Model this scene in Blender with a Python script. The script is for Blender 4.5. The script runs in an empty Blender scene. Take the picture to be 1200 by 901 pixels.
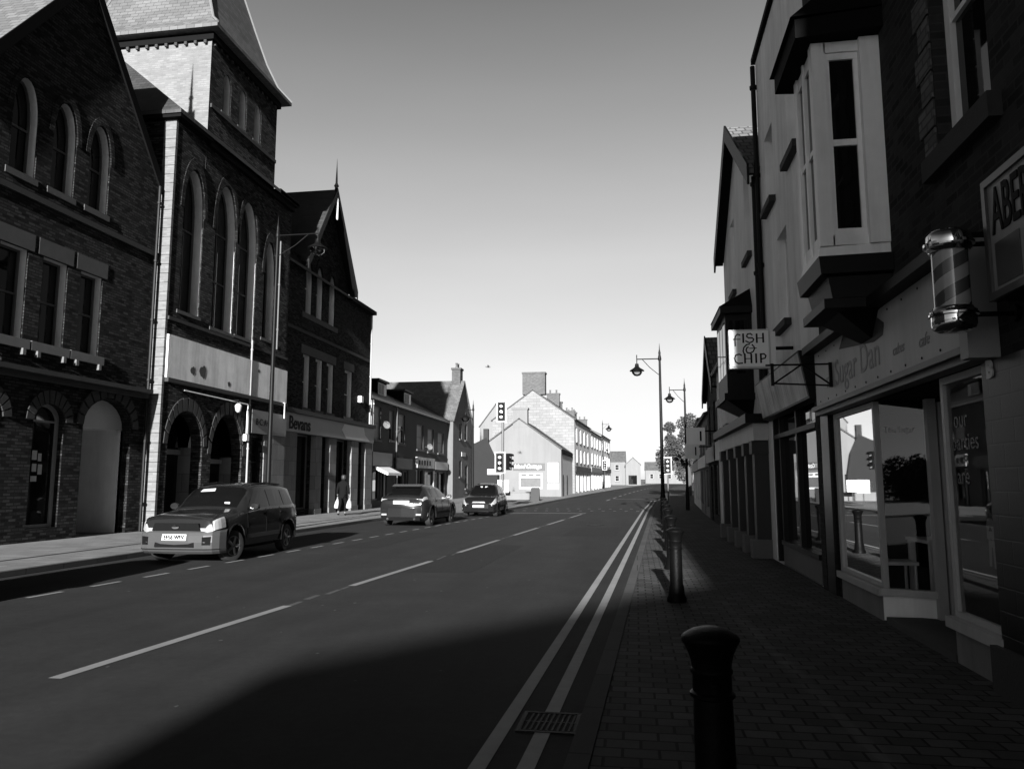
import bpy, bmesh, math, random
from mathutils import Vector, Matrix, geometry
random.seed(7)
SC = bpy.context.scene
R = math.radians
# ------------------------------------------------------------------ camera, sky, sun, exposure
cam = bpy.data.cameras.new('camera'); cam_o = bpy.data.objects.new('camera', cam)
SC.collection.objects.link(cam_o); SC.camera = cam_o
cam.sensor_width = 36; cam.lens = 27.0; cam.clip_start = .05; cam.clip_end = 3000
cam_o.location = (0, 0, 1.6); cam_o.rotation_euler = (R(97.19), 0, R(9.08))
SUN_EL, SUN_AZ = 14.0, 2.4
W = bpy.data.worlds.new('World'); SC.world = W; W.use_nodes = True
nt = W.node_tree; nt.nodes.clear()
sky = nt.nodes.new('ShaderNodeTexSky'); sky.sky_type = 'NISHITA'; sky.sun_disc = False
sky.sun_elevation = R(SUN_EL); sky.sun_rotation = R(180 - SUN_AZ)
sky.air_density = 1.0; sky.dust_density = .6; sky.ozone_density = 1.0
sep = nt.nodes.new('ShaderNodeSeparateColor')            # black-and-white film behind a red filter: only the red light of the sky
bg = nt.nodes.new('ShaderNodeBackground'); bg.inputs['Strength'].default_value = .0535
out = nt.nodes.new('ShaderNodeOutputWorld')
tco = nt.nodes.new('ShaderNodeTexCoord'); spz = nt.nodes.new('ShaderNodeSeparateXYZ'); nt.links.new(tco.outputs['Generated'], spz.inputs[0])
rmp = nt.nodes.new('ShaderNodeValToRGB'); nt.links.new(spz.outputs[2], rmp.inputs[0]); el = rmp.color_ramp.elements   # haze brightens the lower sky, the filter deepens the upper; zenith cut further to weaken fill
for i, (p_, v_) in enumerate(((0,.88),(.07,.92),(.137,1.22),(.28,1.58),(.38,1.55),(.47,1.36),(.55,1.12),(.68,.34),(1,.07))):
    e_ = el[i] if i < 2 else el.new(p_); e_.position = p_; e_.color = (v_/2, v_/2, v_/2, 1)
mlt = nt.nodes.new('ShaderNodeMath'); mlt.operation = 'MULTIPLY'; ml2 = nt.nodes.new('ShaderNodeMath'); ml2.operation = 'MULTIPLY'; ml2.inputs[1].default_value = 2
nt.links.new(sky.outputs[0], sep.inputs[0]); nt.links.new(sep.outputs[0], mlt.inputs[0]); nt.links.new(rmp.outputs[0], mlt.inputs[1]); nt.links.new(mlt.outputs[0], ml2.inputs[0]); 
def wrange(src, a, b_, c, d):
    k = nt.nodes.new('ShaderNodeMapRange'); k.interpolation_type = 'SMOOTHSTEP'
    for i_, v_ in enumerate((a, b_, c, d)): k.inputs[i_+1].default_value = v_
    nt.links.new(src, k.inputs[0]); return k.outputs[0]
f1 = nt.nodes.new('ShaderNodeMath'); f1.operation = 'MULTIPLY'; f2 = nt.nodes.new('ShaderNodeMath'); f2.operation = 'MULTIPLY'
nt.links.new(wrange(spz.outputs[1], -.6, .2, .42, 1), f1.inputs[0]); nt.links.new(wrange(spz.outputs[0], .22, .8, 1, .25), f1.inputs[1])  # sky also dimmed behind and to the right, to deepen the shade
nt.links.new(ml2.outputs[0], f2.inputs[0]); nt.links.new(f1.outputs[0], f2.inputs[1]); 
cn = nt.nodes.new('ShaderNodeTexNoise'); cm = nt.nodes.new('ShaderNodeMapping'); cm.inputs['Scale'].default_value = (1.2, 1.2, 5); cn.inputs['Scale'].default_value = 2.2; cn.inputs['Detail'].default_value = 6
nt.links.new(tco.outputs['Generated'], cm.inputs[0]); nt.links.new(cm.outputs[0], cn.inputs['Vector'])
f3 = nt.nodes.new('ShaderNodeMath'); f3.operation = 'MULTIPLY'; f4 = nt.nodes.new('ShaderNodeMath'); f4.operation = 'MULTIPLY_ADD'; f4.inputs[1].default_value = .12; f4.inputs[2].default_value = .95
nt.links.new(cn.outputs['Fac'], f4.inputs[0]); nt.links.new(f2.outputs[0], f3.inputs[0]); nt.links.new(f4.outputs[0], f3.inputs[1]); nt.links.new(f3.outputs[0], bg.inputs['Color']); nt.links.new(bg.outputs[0], out.inputs[0])
sl = bpy.data.lights.new('sun', 'SUN'); sl.energy = 5.0; sl.angle = R(.65); sl.color = (1, 1, 1)
sun = bpy.data.objects.new('sun', sl); SC.collection.objects.link(sun)
sun.rotation_euler = (R(90 - SUN_EL), 0, R(SUN_AZ))
SC.view_settings.view_transform = 'Standard'; SC.view_settings.look = 'None'
SC.view_settings.gamma = 1; SC.view_settings.exposure = 1.6
SC.render.engine = 'CYCLES'

# ------------------------------------------------------------------ materials (all neutral: the place is seen in black and white)
MATS = {}
def new_mat(name):
    m = bpy.data.materials.new(name); m.use_nodes = True; n = m.node_tree; n.nodes.clear()
    o = n.nodes.new('ShaderNodeOutputMaterial'); b = n.nodes.new('ShaderNodeBsdfPrincipled')
    n.links.new(b.outputs[0], o.inputs[0]); MATS[name] = m
    return m, n, b, o
def math_node(n, op, a, b=None, clamp=False):
    k = n.nodes.new('ShaderNodeMath'); k.operation = op; k.use_clamp = clamp
    for i, v in enumerate((a, b)):
        if v is None: continue
        if isinstance(v, (int, float)): k.inputs[i].default_value = v
        else: n.links.new(v, k.inputs[i])
    return k.outputs[0]
def noise(n, vec, scale, detail=4, rough=.6):
    t = n.nodes.new('ShaderNodeTexNoise'); t.inputs['Scale'].default_value = scale
    t.inputs['Detail'].default_value = detail; t.inputs['Roughness'].default_value = rough
    n.links.new(vec, t.inputs['Vector']); return t.outputs['Fac']
def pos(n): return n.nodes.new('ShaderNodeNewGeometry').outputs['Position']
def vary(n, base, var, scale, vec):
    a = noise(n, vec, scale, 5, .65); b = noise(n, vec, scale * .17, 3, .6)
    s = math_node(n, 'ADD', a, b)                       # about 0.4 .. 1.6
    f = math_node(n, 'MULTIPLY_ADD', s, var); n_ = f.node; n_.inputs[2].default_value = 1 - var
    return f
def facing(n):      # (along, up, 0) on any upright or sloping face, (x, y, 0) on a level one
    g = n.nodes.new('ShaderNodeNewGeometry')
    s = n.nodes.new('ShaderNodeSeparateXYZ'); n.links.new(g.outputs['Position'], s.inputs[0])
    t = n.nodes.new('ShaderNodeSeparateXYZ'); n.links.new(g.outputs['True Normal'], t.inputs[0])
    ax = math_node(n, 'ABSOLUTE', t.outputs[0]); ay = math_node(n, 'ABSOLUTE', t.outputs[1]); az = math_node(n, 'ABSOLUTE', t.outputs[2])
    k = math_node(n, 'GREATER_THAN', ax, ay); lev = math_node(n, 'GREATER_THAN', az, .92)
    m1 = n.nodes.new('ShaderNodeMix'); n.links.new(k, m1.inputs[0]); n.links.new(s.outputs[0], m1.inputs[2]); n.links.new(s.outputs[1], m1.inputs[3])
    m2 = n.nodes.new('ShaderNodeMix'); n.links.new(lev, m2.inputs[0]); n.links.new(s.outputs[2], m2.inputs[2]); n.links.new(s.outputs[1], m2.inputs[3])
    m3 = n.nodes.new('ShaderNodeMix'); n.links.new(lev, m3.inputs[0]); n.links.new(m1.outputs[0], m3.inputs[2]); n.links.new(s.outputs[0], m3.inputs[3])
    c = n.nodes.new('ShaderNodeCombineXYZ'); n.links.new(m3.outputs[0], c.inputs[0]); n.links.new(m2.outputs[0], c.inputs[1])
    return c.outputs[0]
def set_bump(n, b, h, strength, dist):
    u = n.nodes.new('ShaderNodeBump'); u.inputs['Strength'].default_value = strength; u.inputs['Distance'].default_value = dist
    n.links.new(h, u.inputs['Height']); n.links.new(u.outputs[0], b.inputs['Normal'])
def plain(name, base, rough=.8, var=.3, scale=3, bump=0, bscale=40, metal=0, spec=.5, stains=0):
    m, n, b, o = new_mat(name); p = pos(n)
    f = math_node(n, 'MULTIPLY', vary(n, base, var, scale, p), base)
    if stains:
        mp = n.nodes.new('ShaderNodeMapping'); mp.inputs['Scale'].default_value = (1.3, 1.3, .14); n.links.new(p, mp.inputs[0])
        st = noise(n, mp.outputs[0], 1.6, 5, .7)
        r = n.nodes.new('ShaderNodeMapRange'); r.inputs[1].default_value = .42; r.inputs[2].default_value = .7; r.inputs[3].default_value = 1; r.inputs[4].default_value = 1 - stains
        n.links.new(st, r.inputs[0]); f = math_node(n, 'MULTIPLY', f, r.outputs[0])
    n.links.new(f, b.inputs['Base Color'])
    b.inputs['Roughness'].default_value = rough; b.inputs['Metallic'].default_value = metal; b.inputs['Specular IOR Level'].default_value = spec
    if bump: set_bump(n, b, noise(n, p, bscale, 6, .7), bump, .02)
    return m
def masonry(name, c1, c2, mortar, bw=.23, bh=.078, ms=.012, bump=.6, rough=.9, var=.35, offset=.5, dist=.012, spec=.3, pits=.5):
    m, n, b, o = new_mat(name); v = facing(n)
    t = n.nodes.new('ShaderNodeTexBrick'); n.links.new(v, t.inputs['Vector'])
    t.inputs['Scale'].default_value = 1; t.inputs['Brick Width'].default_value = bw; t.inputs['Row Height'].default_value = bh
    t.inputs['Mortar Size'].default_value = ms; t.inputs['Mortar Smooth'].default_value = .2; t.inputs['Bias'].default_value = 0; t.offset = offset
    for i, c in ((1, c1), (2, c2), (3, mortar)): t.inputs[i].default_value = (c, c, c, 1)
    p = pos(n)
    s = n.nodes.new('ShaderNodeRGBToBW'); n.links.new(t.outputs['Color'], s.inputs[0])
    f = math_node(n, 'MULTIPLY', math_node(n, 'MULTIPLY', vary(n, 1, var, 5, p), vary(n, 1, .55*var, .55, p)), s.outputs[0])
    n.links.new(f, b.inputs['Base Color']); b.inputs['Roughness'].default_value = rough; b.inputs['Specular IOR Level'].default_value = spec
    h = math_node(n, 'SUBTRACT', math_node(n, 'MULTIPLY', noise(n, p, 22, 6, .75), pits), t.outputs['Fac'])
    set_bump(n, b, h, bump, dist)
    return m
def glassy(name, base=.012, rough=.03, wave=.04):
    m, n, b, o = new_mat(name); p = pos(n)
    b.inputs['Base Color'].default_value = (base, base, base, 1); b.inputs['Roughness'].default_value = rough; b.inputs['IOR'].default_value = 1.5
    set_bump(n, b, noise(n, p, 1.7, 2, .4), wave, .05)
    return m
def clear_glass(name, tint=.85, refl=1.0):
    m, n, b, o = new_mat(name); n.nodes.remove(b)
    tr = n.nodes.new('ShaderNodeBsdfTransparent'); tr.inputs[0].default_value = (tint, tint, tint, 1)
    gl = n.nodes.new('ShaderNodeBsdfGlossy'); gl.inputs['Roughness'].default_value = .015
    fr = n.nodes.new('ShaderNodeFresnel'); fr.inputs[0].default_value = 1.52
    k = math_node(n, 'MULTIPLY', fr.outputs[0], 2.0 * refl, True)
    mx = n.nodes.new('ShaderNodeMixShader'); n.links.new(k, mx.inputs[0]); n.links.new(tr.outputs[0], mx.inputs[1]); n.links.new(gl.outputs[0], mx.inputs[2])
    n.links.new(mx.outputs[0], o.inputs[0]); return m

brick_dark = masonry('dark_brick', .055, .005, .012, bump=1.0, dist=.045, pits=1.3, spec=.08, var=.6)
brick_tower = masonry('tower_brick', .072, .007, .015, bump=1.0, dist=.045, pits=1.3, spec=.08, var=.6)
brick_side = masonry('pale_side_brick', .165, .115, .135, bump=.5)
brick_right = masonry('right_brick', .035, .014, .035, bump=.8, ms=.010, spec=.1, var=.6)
brick_far = masonry('far_brick', .085, .05, .06)
stone_block = masonry('pale_stone_block', .2, .145, .07, bw=.6, bh=.62, ms=.008, bump=.5)
rubble = masonry('rubble_stone', .22, .13, .15, bw=.45, bh=.2, ms=.02, bump=.8)
slate = masonry('slate', .034, .02, .01, bw=.3, bh=.14, ms=.008, bump=.8, rough=.6, spec=.5)
slate_pale = masonry('pale_slate', .12, .08, .04, bw=.32, bh=.16, ms=.008, bump=.7, rough=.6)
tiles = masonry('clay_tile', .16, .09, .04, bw=.22, bh=.2, ms=.02, bump=1.0)
dark_tile = masonry('glazed_dark_tile', .012, .005, .003, bw=.34, bh=.17, ms=.006, bump=.35, rough=.35, spec=.25, pits=.15)
pavers = masonry('block_paver', .08, .042, .009, bw=.205, bh=.15, ms=.010, bump=1.0, rough=.85, var=.7, dist=.02, spec=.15)
flags = masonry('paving_flag', .2, .145, .06, bw=.62, bh=.45, ms=.01, bump=.4, var=.4)
kerbstone = masonry('kerb_stone', .06, .04, .02, bw=.9, bh=.9, ms=.012, bump=.4)
render_grey = plain('grey_render', .85, .9, .25, 2.5, .3, 60, stains=.25)
render_pale = plain('pale_render', .82, .9, .2, 2.5, .3, 60, stains=.2)
render_white = plain('white_render', .145, .85, .25, .5, .2, 50, stains=.12)
white_band = plain('weathered_white_panel', .72, .8, .5, 2.2, .7, 18, stains=.35)
stone = plain('cut_stone', .11, .85, .4, 6, .4, 50)
reveal_stone = plain('painted_reveal', .72, .8, .3, 9, .2, 40, stains=.3); lintel_stone = plain('sooty_lintel_stone', .06, .85, .5, 6, .4, 50); dark_stone = plain('dark_stone', .022, .85, .4, 6, .4, 50)
white_paint = plain('white_paint', .82, .5, .2, 5, .1, 60, stains=.2)
cream_paint = plain('cream_paint', .26, .6, .2, 5, .1, 60, stains=.25)
grey_paint = plain('grey_paint', .13, .6, .25, 5, .15, 60, stains=.2)
dark_paint = plain('dark_paint', .010, .5, .3, 6, spec=.2)
black_gloss = plain('black_gloss_paint', .004, .5, .3, 20, .15, 60, spec=.14)
black = plain('matt_black', .004, .8, .2, 6, spec=.08)
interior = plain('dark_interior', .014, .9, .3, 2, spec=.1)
blind = plain('window_blind', .45, .8, .25, 3)
chrome = plain('chrome', .75, .08, .05, 4, metal=1)
metal = plain('grey_metal', .09, .4, .25, 12, metal=.6)
rubber = plain('tyre_rubber', .012, .75, .3, 12)
alloy = plain('alloy_rim', .2, .35, .15, 8, metal=.8)
lamp_lens = plain('lamp_lens', .25, .1, .4, 14, .4, 30)
plate_white = plain('number_plate', .4, .5, .08, 6)
line_paint = plain('road_line_paint', .2, .7, .35, 9, .25, 60)
yellow_line = plain('worn_kerb_line_paint', .24, .7, .45, 9, .25, 60)
fascia_grey = plain('faded_fascia', .42, .55, .25, 2, stains=.2)
fascia_worn = plain('worn_fascia', .55, .6, .6, 3, stains=.6)
fascia_shop = plain('shop_fascia', .14, .5, .3, 2)
sign_pale = plain('pale_sign', .45, .5, .12, 3)
sign_white = plain('white_sign', .72, .5, .1, 3)
ink = plain('sign_ink', .006, .7, .1, 4, spec=.1)
ghost_ink = plain('faded_ink', .24, .6, .3, 8)
pale_ink = plain('pale_ink', .4, .6, .2, 8)
dim_ink = plain('dim_vinyl', .06, .5, .3, 8)
cloth_dark = plain('dark_cloth', .006, .95, .4, 20, .3, 60, spec=.05)
skin = plain('skin', .09, .6, .1, 10)
hair = plain('hair', .015, .6, .3, 40)
plastic = plain('carrier_bag', .5, .4, .2, 9, .3, 20)
bark = plain('bark', .05, .9, .5, 8, .6, 30)
leaf = plain('leaf', .045, .6, .6, 2)
car_dark = plain('car_paint_dark', .008, .14, .12, 3, spec=.4)
car_grey = plain('car_paint_grey', .012, .18, .12, 3, spec=.5)
car_silver = plain('car_paint_graphite', .013, .13, .1, 3, spec=.45)
bumper_silver = plain('bumper_paint', .062, .22, .2, 3, metal=.2)
cast_iron = plain('cast_iron', .004, .7, .5, 30, .3, 60, metal=.4)
shopfront_glass = glassy('shopfront_glass', .01, .02, .02); win_glass = glassy('window_glass', .006); win_glass.node_tree.nodes['Principled BSDF'].inputs['Specular IOR Level'].default_value = .26
car_glass = glassy('car_glass', .004, .04, .0); car_glass.node_tree.nodes['Principled BSDF'].inputs['Specular IOR Level'].default_value = .3
shop_glass = clear_glass('shop_glass')
lantern_glass = clear_glass('lantern_glass', .8)
# asphalt: fine aggregate, long patches and wheel wear
m, n, b, o = new_mat('asphalt'); b.inputs['Specular IOR Level'].default_value = .15; asphalt = m
p = pos(n); mp = n.nodes.new('ShaderNodeMapping'); mp.inputs['Scale'].default_value = (.9, .07, 1); n.links.new(p, mp.inputs[0])
f = math_node(n, 'MULTIPLY', vary(n, 1, .5, 90, p), vary(n, 1, .8, 1.6, mp.outputs[0]))
f = math_node(n, 'MULTIPLY', f, vary(n, 1, .5, 9, p)); f = math_node(n, 'MULTIPLY', f, vary(n, 1, .45, 1.1, p)); n.links.new(math_node(n, 'MULTIPLY', f, .0235), b.inputs['Base Color']); b.inputs['Roughness'].default_value = .85; b.inputs['Specular IOR Level'].default_value = .15
set_bump(n, b, noise(n, p, 160, 4, .7), .45, .006)

# ------------------------------------------------------------------ helpers
C = SC.collection
BASE = {}
class MB:
    def __init__(s): s.v, s.f, s.k = [], [], []
    def add(s, vs, fs):
        o = len(s.v); s.v += [tuple(v) for v in vs]; s.f += [tuple(i + o for i in f) for f in fs]; return s
    def poly(s, pts): return s.add(pts, [tuple(range(len(pts)))])
    def box(s, x0, y0, z0, x1, y1, z1):
        x0, x1 = min(x0, x1), max(x0, x1); y0, y1 = min(y0, y1), max(y0, y1); z0, z1 = min(z0, z1), max(z0, z1)
        return s.hexa([(x0,y0,z0),(x1,y0,z0),(x1,y1,z0),(x0,y1,z0),(x0,y0,z1),(x1,y0,z1),(x1,y1,z1),(x0,y1,z1)])
    def hexa(s, p): return s.add(p, [(3,2,1,0),(4,5,6,7),(0,1,5,4),(1,2,6,5),(2,3,7,6),(3,0,4,7)])
    def prism(s, a, b):                                   # two matching rings of points
        k = len(a); return s.add(list(a) + list(b), [tuple(range(k))[::-1], tuple(range(k, 2*k))] + [(i, (i+1) % k, k + (i+1) % k, k + i) for i in range(k)])
    def tube(s, pts, r, n=10, caps=True):
        pts = [Vector(p) for p in pts]; rs = r if isinstance(r, (list, tuple)) else [r] * len(pts); rings = []
        for i, p in enumerate(pts):
            d = (pts[min(i+1, len(pts)-1)] - pts[max(i-1, 0)]).normalized()
            u = d.orthogonal().normalized() if i == 0 else (u - d * u.dot(d)).normalized()
            w = d.cross(u); rings.append([p + (u * math.cos(2*math.pi*j/n) + w * math.sin(2*math.pi*j/n)) * rs[i] for j in range(n)])
        o = len(s.v); s.v += [tuple(q) for rg in rings for q in rg]
        for i in range(len(rings)-1):
            for j in range(n): s.f.append((o+i*n+j, o+i*n+(j+1)%n, o+(i+1)*n+(j+1)%n, o+(i+1)*n+j))
        if caps: s.f.append(tuple(o+j for j in range(n))[::-1]); s.f.append(tuple(o+(len(rings)-1)*n+j for j in range(n)))
        return s
    def lathe(s, prof, c=(0,0,0), n=20, axis='z'):
        def pt(r, z, a):
            x, y = r*math.cos(a), r*math.sin(a)
            q = (x, y, z) if axis == 'z' else ((z, x, y) if axis == 'x' else (x, z, y))
            return (c[0]+q[0], c[1]+q[1], c[2]+q[2])
        o = len(s.v); k = len(prof)
        for r, z in prof: s.v += [pt(max(r, 1e-4), z, 2*math.pi*j/n) for j in range(n)]
        for i in range(k-1):
            for j in range(n): s.f.append((o+i*n+j, o+i*n+(j+1)%n, o+(i+1)*n+(j+1)%n, o+(i+1)*n+j))
        s.f.append(tuple(o+j for j in range(n))[::-1]); s.f.append(tuple(o+(k-1)*n+j for j in range(n)))
        return s
    def build(s, name, mat, parent=None, smooth=False, angle=40, label=None):
        base = BASE.get(parent.name, Vector((0,0,0))) if parent else Vector((0,0,0))
        me = bpy.data.meshes.new(name); me.from_pydata([tuple(Vector(v) - base) for v in s.v], [], s.f)
        bm = bmesh.new(); bm.from_mesh(me); bmesh.ops.recalc_face_normals(bm, faces=bm.faces)
        if smooth:
            for fc in bm.faces: fc.smooth = True
            for e in bm.edges:
                if len(e.link_faces) == 2 and e.calc_face_angle(0) > R(angle): e.smooth = False
        bm.to_mesh(me); bm.free(); me.materials.append(mat)
        o = bpy.data.objects.new(name, me); C.objects.link(o)
        if parent: o.parent = parent; BASE[o.name] = base
        if label: o['label'] = label
        return o
def tag(o, label, cat, group=None):
    o['label'] = label; o['category'] = cat
    if group: o['group'] = group
    return o
def thing(name, loc, label, cat, group=None, rz=0):
    o = bpy.data.objects.new(name, None); o.empty_display_size = .2; C.objects.link(o); o.location = loc; o.rotation_euler.z = rz
    BASE[o.name] = Vector(loc); return tag(o, label, cat, group)
def proto(name, label, cat, group=None):
    o = bpy.data.objects.new(name, None); o.empty_display_size = .2; C.objects.link(o); BASE[o.name] = Vector((0,0,0))
    return tag(o, label, cat, group)
def children(o): return [c for c in C.objects if c.parent == o]
def dup(o, parent=None):
    c = o.copy(); C.objects.link(c); c.parent = parent
    for ch in children(o): dup(ch, c)
    return c
def struct(name, mb, mat, smooth=False):
    o = mb.build(name, mat, None, smooth); o['kind'] = 'structure'; return o
def text_mesh(body, size, origin, right, up, mat, parent, depth=.006, name='lettering', sx=1.0, bold=0, shear=0, align='LEFT', space=1.0):
    cu = bpy.data.curves.new('lettering', 'FONT'); cu.body = body; cu.size = size; cu.extrude = depth; cu.offset = bold; cu.shear = shear; cu.align_x = align; cu.space_character = space
    cu.resolution_u = 4
    t = bpy.data.objects.new('tmp', cu); C.objects.link(t)
    dg = bpy.context.evaluated_depsgraph_get(); me = bpy.data.meshes.new_from_object(t.evaluated_get(dg))
    bpy.data.objects.remove(t); bpy.data.curves.remove(cu)
    base = BASE.get(parent.name, Vector((0,0,0))) if parent else Vector((0,0,0))
    r, u = Vector(right).normalized(), Vector(up).normalized(); w = r.cross(u); o0 = Vector(origin)
    for v in me.vertices:
        q = v.co.copy(); v.co = o0 + r*q.x*sx + u*q.y + w*q.z - base
    me.materials.clear(); me.materials.append(mat); me.name = name
    o = bpy.data.objects.new(name, me); C.objects.link(o)
    if parent: o.parent = parent; BASE[o.name] = base
    return o
class Front:                                              # a facade: s metres along it, z up, n outwards
    def __init__(f, x, y, ang, flip, z=0):                     # ang: heading of s (degrees from +Y towards +X); flip +1: outward is to the right of the heading
        a = R(ang); f.o = Vector((x, y, z)); f.d = Vector((math.sin(a), math.cos(a), 0)); f.n = Vector((math.cos(a), -math.sin(a), 0)) * flip; f.flip = flip
        f.right = f.d if flip > 0 else -f.d               # reading direction for lettering
    def P(f, s, z, n=0): return tuple(f.o + f.d*s + f.n*n + Vector((0,0,z)))
    def ring(f, out, n): return [f.P(s, z, n) for s, z in out]
    def box(f, mb, s0, s1, z0, z1, n0, n1):
        return mb.hexa([f.P(s0,z0,n0), f.P(s1,z0,n0), f.P(s1,z0,n1), f.P(s0,z0,n1), f.P(s0,z1,n0), f.P(s1,z1,n0), f.P(s1,z1,n1), f.P(s0,z1,n1)])
def each(F, boxes, name, mat, parent):
    for b_ in boxes: o = F.box(MB(), *b_).build(name, mat, parent)
    return o
def rect(s0, s1, z0, z1): return [(s0,z0),(s1,z0),(s1,z1),(s0,z1)]
def arch(s0, s1, z0, zs, zt, kind='pointed', k=6):
    c = (s0+s1)/2; h = (s1-s0)/2; pts = [(s0,z0),(s1,z0),(s1,zs)]
    for i in range(1, 2*k):
        t = i/k
        if kind == 'pointed':
            u = t if t <= 1 else 2 - t
            x = h*(1 - u**1.7) ; z = zs + (zt-zs)*math.sin(u*math.pi/2)**.92
            pts.append((c + x if t <= 1 else c - x, z))
        else:
            a = math.pi*t/2; pts.append((c + h*math.cos(a), zs + (zt-zs)*math.sin(a)))
    pts.append((s0, zs)); return pts
def inset(out, t):
    s = [p[0] for p in out]; z = [p[1] for p in out]; cs, cz = (min(s)+max(s))/2, (min(z)+max(z))/2
    ks = max(.05, 1 - 2*t/(max(s)-min(s))); kz = max(.05, 1 - 2*t/(max(z)-min(z)))
    return [(cs+(a-cs)*ks, cz+(b-cz)*kz) for a, b in out]
def wall(mb, F, outline, holes=(), depth=.22, n=0):
    loops = [[Vector((a, b, 0)) for a, b in outline]] + [[Vector((a, b, 0)) for a, b in h] for h in holes]
    flat = [q for l in loops for q in l]
    mb.add([F.P(q.x, q.y, n) for q in flat], [tuple(t) for t in geometry.tessellate_polygon(loops)])
    for h in holes:
        k = len(h); mb.add(F.ring(h, n) + F.ring(h, n-depth), [(i, (i+1)%k, k+(i+1)%k, k+i) for i in range(k)])
    return mb
def frame_ring(mb, F, out, inn, n0, n1):
    k = len(out); a = F.ring(out, n1) + F.ring(inn, n1) + F.ring(out, n0) + F.ring(inn, n0)
    fs = []
    for i in range(k):
        j = (i+1) % k
        fs += [(i,j,k+j,k+i), (2*k+i,2*k+j,3*k+j,3*k+i), (k+i,k+j,3*k+j,3*k+i), (i,j,2*k+j,2*k+i)]
    return mb.add(a, fs)
def window(F, out, parent, frame=None, t=.07, n=-.12, rail=True, bars=0, glass=None, sill=None, half_blind=None, rails=(), name='window', sill_w=.12, liner=0):
    frame = frame or white_paint; glass = glass or win_glass
    s = [p[0] for p in out]; z = [p[1] for p in out]; s0, s1, z0, z1 = min(s), max(s), min(z), max(z)
    mb = MB(); inn = inset(out, t); frame_ring(mb, F, out, inn, n-.07, n)
    rl = list(rails) or ([(z0+z1)/2] if rail else [])
    for q in rl: F.box(mb, s0+t*.9, s1-t*.9, q-.025, q+.025, n-.065, n-.015)
    for i in range(bars):
        q = s0 + (s1-s0)*(i+1)/(bars+1); F.box(mb, q-.016, q+.016, z0+t*.9, z1-t*1.2, n-.06, n-.022)
    w = mb.build(name, frame, parent)
    MB().poly(F.ring(inset(out, t*.6), n-.05)).build('pane', glass, w)
    if liner:
        k = len(out); q = inset(out, .006); MB().add(F.ring(q, -.05) + F.ring(q, n-.02), [(i, (i+1)%k, k+(i+1)%k, k+i) for i in range(k)]).build('reveal', reveal_stone, w)
    if half_blind:
        b = inset(out, t*.6); zb = z1 - (z1-z0)*half_blind
        MB().poly([F.P(s0+t, max(zb, z0+t), n-.046), F.P(s1-t, max(zb, z0+t), n-.046), F.P(s1-t, z1-t, n-.046), F.P(s0+t, z1-t, n-.046)]).build('blind', blind, w)
    if sill: F.box(MB(), s0-.08, s1+.08, z0-sill_w, z0-.003, -.2, .08).build('sill', sill, w)
    return w
def slab(mb, a, b, c, d, t=.1):
    nrm = (Vector(b)-Vector(a)).cross(Vector(d)-Vector(a)).normalized()
    if nrm.z < 0: nrm = -nrm
    lo = [tuple(Vector(q) - nrm*t) for q in (a,b,c,d)]
    return mb.hexa(lo + [a,b,c,d])
def shell(F, s0, s1, D, zE, gable=None, mb=None):          # side and back walls; gable = ridge height of the end walls
    mb = mb or MB(); m = gable
    for s in (s0, s1):
        pts = [F.P(s,0,0), F.P(s,0,-D), F.P(s,zE,-D)] + ([F.P(s,m,-D/2)] if m else []) + [F.P(s,zE,0)]
        mb.poly(pts)
    mb.poly([F.P(s0,0,-D), F.P(s1,0,-D), F.P(s1,zE,-D), F.P(s0,zE,-D)])
    return mb
def roof_eaves(F, s0, s1, D, zE, zR, parent, mat, over=.25, side=.12, t=.1):
    mb = MB(); k = (zR-zE)/(D/2); e = over
    slab(mb, F.P(s0-side, zE-e*k+t, e), F.P(s1+side, zE-e*k+t, e), F.P(s1+side, zR+t, -D/2), F.P(s0-side, zR+t, -D/2), t)
    slab(mb, F.P(s0-side, zE-e*k+t, -D-e), F.P(s1+side, zE-e*k+t, -D-e), F.P(s1+side, zR+t, -D/2-.002), F.P(s0-side, zR+t, -D/2-.002), t)
    return mb.build('roof', mat, parent)
def roof_gable(F, s0, s1, D, zE, zR, parent, mat, over=.3, front=.3, t=.12, board=None):
    mb = MB(); c = (s0+s1)/2; k = (zR-zE)/(c-s0)
    for a, sg in ((s0, 1), (s1, -1)):
        e = a - sg*over; z = zE - over*k + t*1.5
        slab(mb, F.P(e, z, front), F.P(c + sg*.001, zR+t*1.5, front), F.P(c + sg*.001, zR+t*1.5, -D), F.P(e, z, -D), t)
    r = mb.build('roof', mat, parent)
    if board:
        bb = MB()
        for a, sg in ((s0, 1), (s1, -1)):
            e = a - sg*over; z = zE - over*k + t*.3
            bb.prism([F.P(e, z-.22, front+.002), F.P(c, zR-.22+t*.3, front+.002), F.P(c, zR+t*2.0, front+.002), F.P(e, z+t*1.9, front+.002)],
                     [F.P(e, z-.22, front+.05), F.P(c, zR-.22+t*.3, front+.05), F.P(c, zR+t*2.0, front+.05), F.P(e, z+t*1.9, front+.05)])
        bb.build('bargeboard', board, r)
        for a, sg in ((s0, 1), (s1, -1)):
            e = a - sg*over; z = zE - over*k + t*1.5 - t*math.sqrt(1+k*k) - .004; zc = zR + t*1.5 - t*math.sqrt(1+k*k) - .004
            slab(MB(), F.P(e, z, front), F.P(c + sg*.02, zc, front), F.P(c + sg*.02, zc, .004), F.P(e, z, .004), .02).build('soffit', board, r)
    return r
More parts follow.
